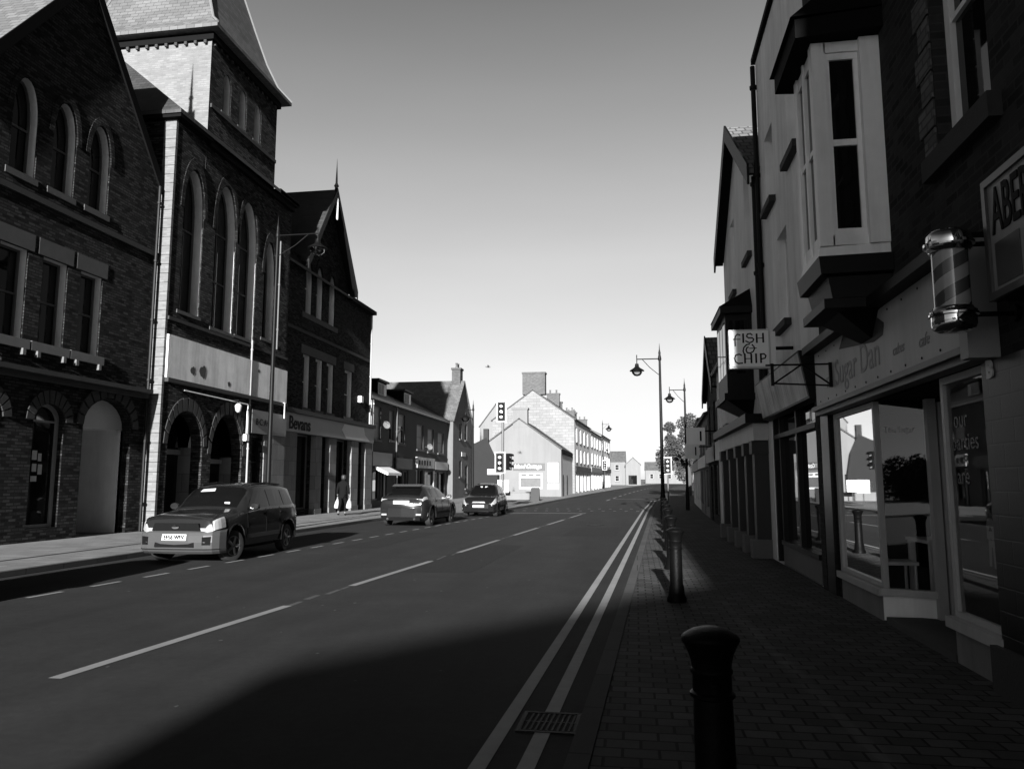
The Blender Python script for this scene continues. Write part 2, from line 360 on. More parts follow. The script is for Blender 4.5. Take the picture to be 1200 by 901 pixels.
def chimney(parent, x0, y0, z0, x1, y1, z1, mat, pots=2, axis='x'):
    mb = MB().box(x0, y0, z0, x1, y1, z1); mb.box(x0-.07, y0-.07, z1+.002, x1+.07, y1+.07, z1+.16)
    ch = mb.build('chimney', mat, parent)
    for i in range(pots):
        t = (i+.5)/pots; c = (x0+(x1-x0)*t, (y0+y1)/2, z1+.16) if axis == 'x' else ((x0+x1)/2, y0+(y1-y0)*t, z1+.16)
        MB().lathe([(.13,0),(.11,.1),(.1,.38),(.13,.4),(.13,.45),(.09,.45)], c, 10).build('chimney_pot', tiles, ch, True)
    return ch
def downpipe(F, s, z0, z1, parent, mat, n=.1, r=.05):
    mb = MB().tube([F.P(s, z0, n), F.P(s, z1, n)], r, 8)
    z = z0 + .8
    while z < z1: mb.tube([F.P(s, z, n), F.P(s, z+.07, n)], r*1.5, 8); z += 1.9
    return mb.build('downpipe', mat, parent, True)
def gz(y):                                               # the street climbs gently beyond the junction
    return 0 if y < 52 else .0085*(y-52)

# ------------------------------------------------------------------ ground, road, pavements
def lerp(tab, y):
    if y <= tab[0][0]: return tab[0][1]
    for (a, va), (b, vb) in zip(tab, tab[1:]):
        if y <= b: return va + (vb-va)*(y-a)/(b-a)
    return tab[-1][1]
LK = [(-90,-10.5),(31,-10.5),(37.5,-10.0),(39.5,-8.6),(41,-7.4),(44,-7.05),(56,-6.4),(82,-4.5),(100,-3.0),(121,-1.2),(150,2.0),(190,9),(260,26)]
RK = [(-90,-.55),(-20,-.55),(0,-.55),(45,.93),(64,1.8),(82,2.7),(100,3.9),(121,5.7),(150,9.0),(190,16),(260,33)]
lk = lambda y: lerp(LK, y); rk = lambda y: lerp(RK, y)
YS = [-90,-40,-20,-10,-5,0] + list(range(2, 62, 2)) + list(range(62, 130, 4)) + [130,140,150,170,190,220,260]
def strip(mb, fa, fb, ys, dz, thick=None):
    for y0, y1 in zip(ys, ys[1:]):
        q = [(fa(y0),y0,gz(y0)+dz),(fb(y0),y0,gz(y0)+dz),(fb(y1),y1,gz(y1)+dz),(fa(y1),y1,gz(y1)+dz)]
        if thick: mb.hexa([(a,b_,c-thick) for a,b_,c in q] + q)
        else: mb.poly(q)
    return mb
mb = MB()
for y0, y1 in zip([-600,-90,52,260,600],[-90,52,260,600,1500]): mb.poly([(-1500,y0,gz(y0)*(y0<261)-.12),(1500,y0,gz(y0)-.12),(1500,y1,gz(min(y1,420))-.12),(-1500,y1,gz(min(y1,420))-.12)])
struct('ground', mb, plain('bare_ground', .04, .9, .5, .05))
struct('road', strip(MB(), lambda y: lk(y)-.02, lambda y: rk(y)+.02, YS, 0), asphalt)
K = .13
struct('kerb', strip(strip(MB(), lambda y: lk(y)-K, lk, YS, .1, .3), rk, lambda y: rk(y)+K, YS, .1, .3), kerbstone)
left_edge = lambda y: -24.0
struct('left_pavement', strip(MB(), left_edge, lambda y: lk(y)-K-.004, YS, .092, .3), flags)
struct('right_pavement', strip(MB(), lambda y: rk(y)+K+.004, lambda y: rk(y)+14, YS, .092, .3), pavers)
mb = MB(); strip(mb, lambda y: lk(y)-1.55, lambda y: lk(y)-1.43, [y for y in YS if 0 <= y <= 36], .097); struct('pavement_line', mb, plain('channel_iron', .012, .7, .3, 10))
cl = lambda y: -5.1 + .0635*y
mb = MB()
def mark(x0, y0, x1, y1, w):                             # a painted stroke along the road
    k = max(1, int((y1-y0)/2)); 
    for i in range(k):
        a, b_ = i/k, (i+1)/k; xa, ya, xb, yb = x0+(x1-x0)*a, y0+(y1-y0)*a, x0+(x1-x0)*b_, y0+(y1-y0)*b_
        mb.poly([(xa-w/2,ya,gz(ya)+.005),(xa+w/2,ya,gz(ya)+.005),(xb+w/2,yb,gz(yb)+.005),(xb-w/2,yb,gz(yb)+.005)])
for k in range(6): mark(cl(5.86+5.75*k), 5.86+5.75*k, cl(9.65+5.75*k), 9.65+5.75*k, .12)
pk = lambda y: -8.35 + .066*(y-9.76)
for k in range(23):
    y = 9.72 + 1.18*k; mark(pk(y), y, pk(y+.62), y+.62, .085)
for k in range(11):
    y = 62 + 6*k; x = lambda q: (lk(q)+rk(q))/2 - .2; mark(x(y), y, x(y+3.2), y+3.2, .14)
mb.poly([(lk(40)+.35,39.2,.005),(cl(39)+.1,39.2,.005),(cl(39)+.1,39.5,.005),(lk(40)+.35,39.5,.005)])
mb.poly([((lk(66)+rk(66))/2,66,gz(66)+.006),(rk(66)-.3,66,gz(66)+.006),(rk(66)-.3,66.4,gz(66)+.006),((lk(66)+rk(66))/2,66.4,gz(66)+.006)])
for yy in (42.5, 45.8):                                  # crossing studs
    for k in range(12):
        x = lk(yy)+.4 + k*.62
        if x < rk(yy)-.3: mb.poly([(x,yy,.005),(x+.16,yy,.005),(x+.16,yy+.3,.005),(x,yy+.3,.005)])
struct('road_marking', mb, line_paint)
mb = MB(); rs = random.Random(5)
for k in range(6):
    y = 9.65+5.75*k; q = y
    while q < y+1.9:
        e = min(q+rs.uniform(.15,.5), y+1.94); w0 = rs.uniform(.02,.05); x0 = cl(q)+rs.uniform(-.03,.03)
        mb.poly([(x0-w0,q,.003),(x0+w0,q,.003),(x0+w0*.8,e,.003),(x0-w0*.8,e,.003)]); q = e+rs.uniform(.02,.2)
for k in range(90):
    x, y = rs.uniform(-8,-.8), rs.uniform(3,30); r_ = rs.uniform(.006,.02)
    mb.poly([(x+r_*math.cos(a)*rs.uniform(.7,1.4), y+r_*math.sin(a)*1.5, .0035) for a in [j*math.pi/3 for j in range(6)]])
struct('worn_road_surface', mb, plain('worn_paint', .05, .8, .6, 12))
mb = MB()
for (x0, y0, x1, y1) in ((-4.2,13.5,-2.9,19.5),(-7.2,18,-6.2,24),(-2.2,23,-.6,27.5)):
    mb.poly([(x0,y0,.0025),(x1,y0+.1,.0025),(x1+.1,y1,.0025),(x0+.15,y1-.1,.0025)])
struct('patched_road_surface', mb, plain('newer_asphalt', .021, .85, .3, 60, .4, 160, spec=.15))
mb = MB()
for o0 in (-.56, -.29):
    seg = [-4, 0, 5.13] if o0 > -.5 else [-4, 0, 5.5]
    strip(mb, lambda y: rk(y)+o0, lambda y: rk(y)+o0+.1, seg, .005)
    strip(mb, lambda y: rk(y)+o0, lambda y: rk(y)+o0+.1, ([5.57] if o0 > -.5 else [5.5]) + [y for y in YS if 6 <= y <= 64], .005)
struct('kerb_line_marking', mb, yellow_line)
g_ = thing('drain_grate', (-.53, 5.35, 0), 'black iron drain grate set in the road beside the near kerb', 'drain grate')
mb = MB(); mb.box(-.80,5.13,-.05,-.40,5.16,.009); mb.box(-.80,5.54,-.05,-.40,5.57,.009); mb.box(-.80,5.162,-.05,-.77,5.538,.009); mb.box(-.43,5.162,-.05,-.40,5.538,.009)
mb.build('grate_frame', cast_iron, g_)
mb = MB()
for i in range(9):
    x = -.755 + i*.036; mb.hexa([(x,5.17,-.03),(x+.014,5.17,-.03),(x+.035,5.53,-.03),(x+.021,5.53,-.03),(x,5.17,.008),(x+.014,5.17,.008),(x+.035,5.53,.008),(x+.021,5.53,.008)])
mb.box(-.768,5.34,-.03,-.432,5.36,.007); mb.build('grate_bars', cast_iron, g_)
MB().poly([(-.79,5.14,.0045),(-.41,5.14,.0045),(-.41,5.56,.0045),(-.79,5.56,.0045)]).build('grate_pit', black, g_)
tag(MB().lathe([(.34,.004),(.34,.012),(.30,.013),(.30,.010),(.0,.010)], (-1.5,29.0,0), 28).build('manhole_cover', cast_iron), 'round dark manhole cover in the road near the far bollards', 'manhole cover')

# ------------------------------------------------------------------ left side of the street
FL = Front(-15, 0, 0, 1)
# --- brick bank building with the street gable
b1 = thing('brick_building', (-15, 17.9, 0), 'dark brick building with a steep plain gable, arched upper windows and an open arched porch', 'building')
s0, s1 = 14.35, 21.83
up1 = [arch(c-.42, c+.42, 9.25, 10.75, 11.75, 'pointed') for c in (16.22, 17.58, 18.95)]
up2 = [rect(c-.44, c+.44, 5.12, 7.38) for c in (16.2, 17.58, 18.95)]
porch = arch(19.0, 21.05, .0, 3.12, 3.95, 'segment'); shopw = arch(17.22, 18.28, .42, 3.2, 3.62, 'segment'); shopw2 = arch(15.15, 16.2, .1, 3.2, 3.62, 'segment')
mb = MB()
wall(mb, FL, [(s0,0),(s1,0),(s1,10.9),(17.93,15.75),(s0,10.9)], up1+up2+[[(a, max(z,.02)) for a, z in porch], shopw, shopw2], .34)
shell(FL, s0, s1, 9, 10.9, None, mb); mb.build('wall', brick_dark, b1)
r_ = roof_gable(FL, s0+.1, s1-.1, 9, 11.0, 15.75, b1, slate_pale, .28, .06, board=black)
MB().lathe([(.09,0),(.06,.5),(.10,.55),(.05,.7),(.03,1.3),(.005,1.9)], FL.P(17.93,15.9,-.05), 8).build('finial', black, r_, True)
mb = MB(); FL.box(mb, s0, s1-.3, 4.28, 4.40, .002, .34); FL.box(mb, s0, s1-.3, 4.14, 4.278, .002, .2); mb.build('cornice', dark_stone, b1); each(FL, [(s0, s1-.02, 8.7, 8.85, .002, .05)], 'string_course', dark_stone, b1)
for i, o_ in enumerate(up1):
    w = window(FL, o_, b1, grey_paint, .05, -.26, True, liner=1)
    c = (o_[0][0]+o_[1][0])/2
    FL.box(MB(), c-.52, c+.52, 9.08, 9.245, -.22, .025).build('sill', lintel_stone, w)
    h = MB(); outr = [(a, z) for a, z in arch(c-.6, c+.6, 10.4, 10.75, 12.0, 'pointed')][2:]; inr = [(a, z) for a, z in arch(c-.435, c+.435, 10.4, 10.75, 11.77, 'pointed')][2:]
    for k in range(len(outr)-1): h.prism([FL.P(*outr[k],.003),FL.P(*outr[k+1],.003),FL.P(*inr[k+1],.003),FL.P(*inr[k],.003)], [FL.P(*outr[k],.02),FL.P(*outr[k+1],.02),FL.P(*inr[k+1],.02),FL.P(*inr[k],.02)])
    h.build('hood_mould', brick_dark, w)
for o_ in up2:
    w = window(FL, o_, b1, grey_paint, .055, -.24, True, liner=1)
    c = (o_[0][0]+o_[1][0])/2
    FL.box(MB(), c-.62, c+.62, 7.39, 7.82, -.2, .012).build('lintel', lintel_stone, w)
    FL.box(MB(), c-.66, c+.66, 4.88, 5.115, -.24, .05).build('sill', stone, w)
    for d in (-.45, .45): FL.box(MB(), c+d-.05, c+d+.05, 4.72, 4.878, .002, .1).build('sill_bracket', stone, w)
for o_ in (shopw, shopw2):
    w = window(FL, o_, b1, cream_paint, .09, -.16, False, rails=(3.15,))
    if o_ is shopw:
        n_ = MB()
        for (a, z, ww, hh) in ((17.5,2.15,.16,.24),(17.7,2.12,.12,.2),(17.52,1.85,.15,.2),(17.72,1.78,.14,.26),(17.5,1.6,.2,.14)): FL.box(n_, a, a+ww, z, z+hh, -.207, -.204)
        n_.build('window_notice', sign_pale, w)
mb = MB()                                                # the porch: side walls, back, vaulted head
FL.box(mb, 18.98, 19.0, .09, 3.13, -2.0, -.262); FL.box(mb, 21.05, 21.07, .09, 3.13, -2.0, -.262); FL.box(mb, 18.98, 21.07, 3.132, 3.2, -2.0, -.5); FL.box(mb, 18.98, 21.07, .09, 3.13, -2.05, -2.002)
mb.build('porch_wall', plain('whitewashed_porch', .75, .85, .25, 3, stains=.2), b1)
MB().poly([FL.P(a, z, -.3) for a, z in arch(19.0, 21.05, 3.12, 3.125, 3.95, 'segment')]).build('porch_tympanum', sign_pale, b1)
dw = FL.box(MB(), 19.15, 20.1, .1, 2.6, -1.99, -1.93).build('door', dark_paint, b1)
for c, hw in ((20.02, 1.06), (17.75, .56), (15.68, .55)):
    h = MB(); zr_ = .86 if hw > 1 else .46
    for k in range(11):
        a0, a1 = math.pi*(k+.1)/11, math.pi*(k+.9)/11; z0 = 3.14
        q = [(c+hw*math.cos(a0), z0+zr_*math.sin(a0)), (c+(hw+.25)*math.cos(a0), z0+(zr_+.36)*math.sin(a0)), (c+(hw+.25)*math.cos(a1), z0+(zr_+.36)*math.sin(a1)), (c+hw*math.cos(a1), z0+zr_*math.sin(a1))]
        h.prism([FL.P(*p_, .003) for p_ in q], [FL.P(*p_, .05) for p_ in q])
    h.build('arch_voussoirs', dark_stone, b1)
text_mesh('bankers', .42, FL.P(14.75, 4.47, .01), FL.right, (0,0,1), dim_ink, b1, .02)
downpipe(FL, 21.62, .1, 11.0, b1, black_gloss, .09)
# --- tower building
FT = Front(-14.6, 0, 0, 1)
b2 = thing('tower_building', (-14.6, 26, 0), 'tall brick building with a pyramid roofed tower, long pointed windows and a white panel band', 'building')
lan = [arch(22.48, 23.68, 7.15, 10.6, 12.1), arch(24.45, 25.88, 6.98, 10.5, 12.35), arch(26.12, 27.5, 7.02, 10.5, 12.35), arch(28.15, 29.1, 7.3, 9.9, 11.3)]
tw = [arch(c-.28, c+.28, 14.98, 15.95, 16.5) for c in (24.78, 25.95, 27.12)]
dr = [arch(22.3, 24.3, .02, 2.75, 3.85), arch(24.85, 27.0, .02, 2.5, 3.98)]
shopdoor = rect(27.72, 28.55, .02, 3.3); shopdoor2 = rect(29.0, 30.1, .5, 3.3)
S0, S1, E2 = 21.83, 30.42, 13.6
mb = MB(); wall(mb, FT, [(S0,0),(S1,0),(S1,E2),(28.7,E2),(28.7,17.6),(23.62,17.6),(23.62,E2),(S0,E2)], lan+tw+dr+[shopdoor,shopdoor2], .42)
mb.poly([FT.P(S0,0,0),FT.P(S0,0,-9),FT.P(S0,E2,-9),FT.P(S0,E2,0)]); mb.poly([FT.P(S1,0,0),FT.P(S1,0,-9),FT.P(S1,E2,-9),FT.P(S1,E2,0)]); mb.poly([FT.P(S0,0,-9),FT.P(S1,0,-9),FT.P(S1,E2,-9),FT.P(S0,E2,-9)])
mb.poly([FT.P(28.7,E2-1,0),FT.P(28.7,E2-1,-5.1),FT.P(28.7,17.6,-5.1),FT.P(28.7,17.6,0)]); mb.poly([FT.P(23.62,E2-1,-5.1),FT.P(28.7,E2-1,-5.1),FT.P(28.7,17.6,-5.1),FT.P(23.62,17.6,-5.1)])
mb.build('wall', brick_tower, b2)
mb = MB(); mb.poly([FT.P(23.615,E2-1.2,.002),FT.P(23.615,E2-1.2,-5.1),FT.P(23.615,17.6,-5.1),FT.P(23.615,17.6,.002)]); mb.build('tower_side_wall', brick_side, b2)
mb = MB()
z = .1
while z < 13.4:                                          # pale quoins on the corner that faces down the street
    wd = .30 if int(round(z/.3)) % 2 else .20
    mb.hexa([FT.P(S0-.012,z,.012),FT.P(S0-.012,z,-.42),FT.P(S0+.1,z,-.42),FT.P(S0+.1,z,.012),FT.P(S0-.012,z+.285,.012),FT.P(S0-.012,z+.285,-.42),FT.P(S0+.1,z+.285,-.42),FT.P(S0+.1,z+.285,.012)]); z += .3
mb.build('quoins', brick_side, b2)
# tower roof: flared pyramid
cx, cy = -14.6-2.55, 26.16; hx, hy = 2.55, 2.54
prof = [(1.17,17.45),(1.17,17.58),(1.0,18.05),(.86,18.9),(.72,20.1),(.02,26.5)]
vs, fs = [], []
for k_, z_ in prof:
    for sx_, sy_ in ((-1,-1),(1,-1),(1,1),(-1,1)): vs.append((cx+hx*k_*sx_, cy+hy*k_*sy_, z_))
for i in range(len(prof)-1):
    for j in range(4): fs.append((i*4+j, i*4+(j+1)%4, i*4+4+(j+1)%4, i*4+4+j))
fs += [(0,1,2,3), tuple(range(4*len(prof)-4, 4*len(prof)))]
tr = MB().add(vs, fs).build('tower_roof', slate_pale, b2)
mb = MB()
for sx_, sy_ in ((-1,-1),(1,-1),(1,1),(-1,1)): mb.tube([(cx+hx*k_*sx_, cy+hy*k_*sy_, z_+.03) for k_, z_ in prof[1:]], .05, 6)
mb.build('hip_ridge', fascia_shop, tr)
mb = MB()
FT.box(mb, 23.5, 28.82, 17.18, 17.44, -5.2, .12)
mb.build('eaves_band', black, tr)
mb = MB()
for i in range(13): mb.box(-14.85-i*.38, 23.50, 17.05, -14.75-i*.38, 23.60, 17.17)
mb.build('dentils', dark_stone, tr); mb = MB()
for i in range(13): FT.box(mb, 23.75+i*.39, 23.85+i*.39, 17.06, 17.17, .01, .07)
mb.build('dentils', dark_stone, tr)
# main roof, hipped at the near end
mb = MB(); e = .3; zr = 16.7
A, B_, Cc, D_ = (-14.3, S0-.25, E2), (-14.3, S1+.1, E2), (-18.0, S1+.1, zr), (-18.0, S0+1.75, zr)
mb.prism([A,B_,Cc,D_], [tuple(Vector(q)-Vector((0,0,.14))) for q in (A,B_,Cc,D_)])
E_ = (-23.6, S0-.25, E2); mb.prism([A,D_,(-20.2,S0+1.75,zr),E_], [tuple(Vector(q)-Vector((0,0,.14))) for q in (A,D_,(-20.2,S0+1.75,zr),E_)])
mr = mb.build('roof', slate, b2)
mb = MB(); FT.box(mb, S0-.2, 23.6, 13.35, 13.6, -8, .27); FT.box(mb, 23.6, S1, 13.25, 13.46, .002, .16); FT.box(mb, 28.72, S1+.1, 13.465, 13.66, -.02, .3); mb.build('gutter', black, mr)
each(FT, [(23.7, 28.65, 14.72, 14.86, .002, .07), (S0+.1, S1, 6.72, 6.83, .002, .06)], 'string_course', dark_stone, b2)
def lancet_trim(F, o_, w, drop=.16):
    c = (o_[0][0]+o_[1][0])/2; hw = (o_[1][0]-o_[0][0])/2; zs = o_[2][1]; zt = max(q[1] for q in o_); k_ = 6
    o1 = arch(c-hw-.2, c+hw+.2, zs-.3, zs, zt+.42, 'pointed')[2:]; i1 = arch(c-hw-.03, c+hw+.03, zs-.3, zs, zt+.04, 'pointed')[2:]
    h = MB()
    for k in range(len(o1)-1): h.prism([F.P(*o1[k],.003),F.P(*o1[k+1],.003),F.P(*i1[k+1],.003),F.P(*i1[k],.003)], [F.P(*o1[k],.03),F.P(*o1[k+1],.03),F.P(*i1[k+1],.03),F.P(*i1[k],.03)])
    h.build('hood_mould', brick_dark, w)
for i, o_ in enumerate(lan):
    zt = max(q[1] for q in o_); z0 = o_[0][1]
    w = window(FT, o_, b2, grey_paint, .06, -.34, False, liner=1, bars=0 if i in (0, 3) else 1, rails=((z0+zt)/2-.9, (z0+zt)/2+.9) if i in (1,2) else (z0+2.9,))
    lancet_trim(FT, o_, w); c = (o_[0][0]+o_[1][0])/2; hw = (o_[1][0]-o_[0][0])/2
    FT.box(MB(), c-hw-.1, c+hw+.1, z0-.12, z0-.004, -.28, .03).build('sill', lintel_stone, w)
for o_ in tw:
    w = window(FT, o_, b2, grey_paint, .05, -.3, False, liner=1); c = (o_[0][0]+o_[1][0])/2; FT.box(MB(), c-.36, c+.36, 14.87, 14.975, -.26, .02).build('sill', lintel_stone, w)
mb = MB(); FT.box(mb, S0+.12, S1-.02, 4.86, 6.24, .003, .08); pb = mb.build('panel_band', white_band, b2)
mb = MB(); FT.box(mb, S0+.12, S1-.02, 4.72, 4.855, .003, .14); mb.build('panel_ledge', dark_stone, pb)
for a, z, r_ in ((23.37,5.26,.13),(23.98,5.3,.2),(25.7,5.1,.09),(27.9,5.9,.07)):
    MB().poly([FT.P(a+r_*math.cos(t)*(1+.18*math.sin(3*t+a)), z+r_*1.05*math.sin(t)*(1+.2*math.cos(5*t)), .084) for t in [k*math.pi/9 for k in range(18)]]).build('bare_patch', plain('bare_brick_patch', .07, .9, .8, 9), pb)
for o_ in dr:
    c = (o_[0][0]+o_[1][0])/2; hw = (o_[1][0]-o_[0][0])/2; zs = o_[2][1]
    d = FT.box(MB(), c-hw+.02, c+hw-.02, .1, zs-.25, -.95, -.88).build('door', dark_paint, b2)
    for q in (-.5, .5): FT.box(MB(), c+q*hw-.3*hw, c+q*hw+.3*hw, .4, zs-.6, -.878, -.86).build('door_panel', black_gloss, d)
    mb = MB(); FT.box(mb, c-hw, c+hw, zs-.245, zs-.08, -.95, -.8); mb.build('transom', cream_paint, d)
    MB().poly([FT.P(a, z, -.9) for a, z in arch(c-hw+.01, c+hw-.01, zs-.08, zs, max(q[1] for q in o_), 'pointed')]).build('fanlight', win_glass, d)
    for sgn in (-1, 1): FT.box(MB(), c+sgn*hw, c+sgn*(hw+.04), .09, zs, -1.0, -.422).build('door_reveal', stone_block, d)
    mb = MB(); o1 = arch(c-hw-.25, c+hw+.25, zs-.2, zs, max(q[1] for q in o_)+.5)[2:]; i1 = arch(c-hw-.05, c+hw+.05, zs-.2, zs, max(q[1] for q in o_)+.06)[2:]
    for k in range(len(o1)-1):
        a, b_ = .1, .9
        lp = lambda p_, q_, t: (p_[0]+(q_[0]-p_[0])*t, p_[1]+(q_[1]-p_[1])*t)
        qq = [lp(o1[k],o1[k+1],a), lp(o1[k],o1[k+1],b_), lp(i1[k],i1[k+1],b_), lp(i1[k],i1[k+1],a)]
        mb.prism([FT.P(*p_,.003) for p_ in qq], [FT.P(*p_,.03) for p_ in qq])
    mb.build('arch_voussoirs', dark_stone, d)
mb = MB(); FT.box(mb, 27.45, 30.38, 3.45, 4.35, .003, .12); fs_ = mb.build('fascia', fascia_shop, b2)
text_mesh('B·C·A·L', .36, FT.P(27.75, 3.78, .125), FT.right, (0,0,1), ink, fs_)
w = window(FT, shopdoor, b2, dark_paint, .07, -.16, False, rails=(2.35,), name='shop_door')
w = window(FT, shopdoor2, b2, grey_paint, .07, -.14, False, rails=(2.4,))
each(FT, [(29.2, 30.35, .09, 3.44, .003, .1), (28.58, 28.95, .09, 3.44, .003, .08)], 'pilaster', stone_block, b2)
downpipe(FT, 27.3, .1, 7.0, b2, cream_paint, .07, .035)
downpipe(FT, 29.35, 7.0, 11.6, b2, stone, .07, .03)
mb = MB().tube([FT.P(22.9,4.55,.1), FT.P(27.1,4.5,.1), FT.P(27.1,3.4,.1)], .025, 6); mb.build('wall_cable', white_paint, b2)
wl = thing('wall_lantern', FT.P(26.05, 4.2, .1), 'small white wall lantern above the tower building doorway', 'wall lamp')
MB().lathe([(.04,0),(.10,.06),(.13,.24),(.08,.31),(.03,.34)], FT.P(26.05,4.1,.3), 12).build('lamp_shade', fascia_grey, wl, True)
MB().tube([FT.P(26.05,4.45,.3),FT.P(26.05,4.55,.3),FT.P(26.05,4.55,.003)], .025, 6).build('bracket', black_gloss, wl)
MB_ = FT.box(MB(), 26.98, 27.2, 3.12, 3.36, .003, .16); tag(MB_.build('alarm_box', sign_white), 'white alarm box on the wall beside the pale downpipe', 'alarm box')
# --- shop building with the spired gable
FS = Front(-14.95, 0, 0, 1)
b3 = thing('gabled_shop_building', (-14.95, 36, 0), 'dark brick building with a spired gable over the pale fascia shop the walker passes', 'building')
T0, T1 = 30.43, 41.85
u3 = [arch(c-.4, c+.4, 9.35, 10.9, 11.9) for c in (33.2, 34.45, 36.0)]
f3 = [rect(32.85,33.62,4.95,7.42), rect(34.25,35.1,4.95,7.42), rect(35.6,36.5,4.95,7.42), rect(38.0,39.1,4.95,7.42)]
op3 = [rect(32.0,33.95,.35,3.72), rect(34.75,35.65,.02,3.72), rect(36.55,38.55,.35,3.72), rect(39.65,40.65,.02,3.72)]
mb = MB(); wall(mb, FS, [(T0,0),(T1,0),(T1,11.3),(38.15,11.3),(38.15,11.85),(35.3,16.0),(32.45,11.85),(T0,11.85)], u3+f3+op3, .34)
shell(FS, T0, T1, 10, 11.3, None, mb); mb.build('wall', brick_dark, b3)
r_ = roof_gable(FS, 32.45, 38.15, 6, 11.85, 16.0, b3, slate, .3, .4, board=black_gloss)
MB().lathe([(.12,0),(.08,.4),(.13,.45),(.06,.6),(.05,.9),(.02,1.5),(.004,1.9)], FS.P(35.3,15.9,.35), 8).build('finial', black, r_, True)
MB().tube([FS.P(35.3,15.7,.42),FS.P(35.3,14.6,.42)], .06, 6).build('drop_pendant', white_paint, r_)
mr = roof_eaves(FS, T0, T1, 10, 11.35, 14.2, b3, slate, .3)
each(FS, [(38.2, T1+.1, 11.15, 11.35, .002, .3), (T0, 32.4, 11.3, 11.5, .002, .25)], 'gutter', black, mr)
mb = MB(); FS.box(mb, T0, T1, 8.35, 8.5, .002, .06); mb.build('string_course', dark_stone, b3)
for o_ in u3:
    w = window(FS, o_, b3, white_paint, .06, -.24, True, liner=1); lancet_trim(FS, o_, w)
FS.box(MB(), 32.55, 36.75, 9.1, 9.345, .002, .05).build('sill', lintel_stone, b3)
for o_ in f3: w = window(FS, o_, b3, white_paint, .06, -.22, True, sill=lintel_stone, liner=1)
each(FS, [(32.6, 36.75, 7.43, 7.85, .002, .02), (37.8, 39.3, 7.43, 7.85, .002, .02)], 'lintel', lintel_stone, b3)
mb = MB(); FS.box(mb, T0+.02, T1-.02, 3.74, 4.56, .003, .32); fa = mb.build('fascia', fascia_shop, b3)
mb = MB(); FS.box(mb, T0+.02, T1-.02, 4.565, 4.75, .003, .44); mb.build('fascia_cornice', dark_stone, fa)
MB().poly([FS.P(s,z,.324) for s,z in ((37.6,3.8),(41.2,3.8),(40.4,4.1),(40.2,4.5),(37.3,4.5),(37.0,4.2))]).build('painted_sun_patch', sign_pale, fa)  # sunlit patch painted pale on the fascia
text_mesh('Bevans', .8, FS.P(30.95, 3.87, .325), FS.right, (0,0,1), ink, fa, .01, bold=.012)
for a, b_ in ((30.5,31.95),(34.0,34.7),(35.7,36.5),(38.6,39.6),(40.7,41.8)):
    mb = MB(); FS.box(mb, a, b_, .09, 3.735, .003, .26); pi = mb.build('pier', stone_block, b3)
    FS.box(MB(), a-.03, b_+.03, .09, .35, .003, .30).build('pier_base', stone, pi)
for o_ in op3: window(FS, o_, b3, grey_paint, .07, -.16, False, rails=(2.95,) if o_[0][0] > 39 else ())
mb = MB().tube([FS.P(30.0,4.85,.02),FS.P(30.0,4.85,.55),FS.P(30.0,4.2,.55)], .022, 8); br = thing('sign_bracket', FS.P(30.0,4.85,0), 'white sign bracket fixed above the left end of the pale shop fascia', 'bracket'); mb.build('bracket_arm', white_paint, br)
tag(FS.box(MB(), 40.0, 40.35, 5.9, 6.25, .003, .2).build('alarm_box', sign_white), 'white alarm box high on the wall right of the single first floor window', 'alarm box')
downpipe(FS, 41.7, 4.8, 11.1, b3, cream_paint, .1, .05)
# --- low terrace with two dormers
FD = Front(-15.0, 41.88, -.6, 1)
b4 = thing('dormer_terrace', (-15, 52, 0), 'low dark two storey terrace with two flat roofed dormers and small shops', 'building')
w4 = [rect(.7,2.3,4.05,6.0), rect(3.9,4.9,4.15,6.0), rect(5.9,7.4,4.05,5.95), rect(10.3,12.1,3.85,5.6), rect(13.3,15.1,3.8,5.5), rect(16.4,18.3,3.8,5.4)]
d4 = [rect(1.0,2.5,.5,2.35), rect(2.7,3.7,.02,2.35), rect(5.4,7.0,.5,2.3), rect(7.4,8.4,.02,2.3), rect(10.2,11.0,.02,2.4), rect(11.3,12.1,.4,2.4), rect(12.6,14.8,.4,2.35), rect(15.6,16.6,.02,2.3), rect(17.0,18.8,.4,2.3)]
mb = MB(); wall(mb, FD, [(0,0),(19.7,0),(19.7,6.55),(0,6.55)], w4+d4, .18); shell(FD, 0, 19.7, 8, 6.55, 9.2, mb); mb.build('wall', plain('dark_render', .045, .85, .3, 3, .3, 50), b4)
r_ = roof_eaves(FD, 0, 19.7, 8, 6.55, 8.6, b4, slate, .2)
mb = MB(); FD.box(mb, 0, 19.7, 6.33, 6.5, .002, .2); mb.build('gutter', metal, r_)
for a in (3.7, 9.4):
    mb = MB(); FD.box(mb, a, a+1.9, 6.7, 7.85, -2.6, -.75); dm = mb.build('dormer', black, b4)
    FD.box(MB(), a-.12, a+2.02, 7.853, 7.98, -2.7, -.6).build('dormer_roof', slate, dm)
    mb = MB(); FD.box(mb, a+.15, a+1.75, 7.0, 7.75, -.748, -.71); fw = mb.build('dormer_window', white_paint, dm)
    for k in range(3): FD.box(MB(), a+.22+k*.52, a+.66+k*.52, 7.06, 7.69, -.708, -.704).build('pane', win_glass if k == 2 else blind, fw)
for i, o_ in enumerate(w4): window(FD, o_, b4, cream_paint, .09, -.1, True, sill=stone, half_blind=(.95,.6,.4,.95,.9,.9)[i])
for i, o_ in enumerate(d4): window(FD, o_, b4, (grey_paint, white_paint, dark_paint)[i % 3], .08, -.12, False, glass=win_glass, name='shop_window')
for a, b_, z0, z1, mt in ((.5,4.2,2.5,3.3,fascia_shop),(5.2,8.8,2.4,3.1,dark_paint),(10.0,15.0,2.55,3.3,fascia_worn),(15.2,19.3,2.5,3.1,sign_pale)):
    mb = MB(); FD.box(mb, a, b_, z0, z1, .003, .16); fa = mb.build('fascia', mt, b4)
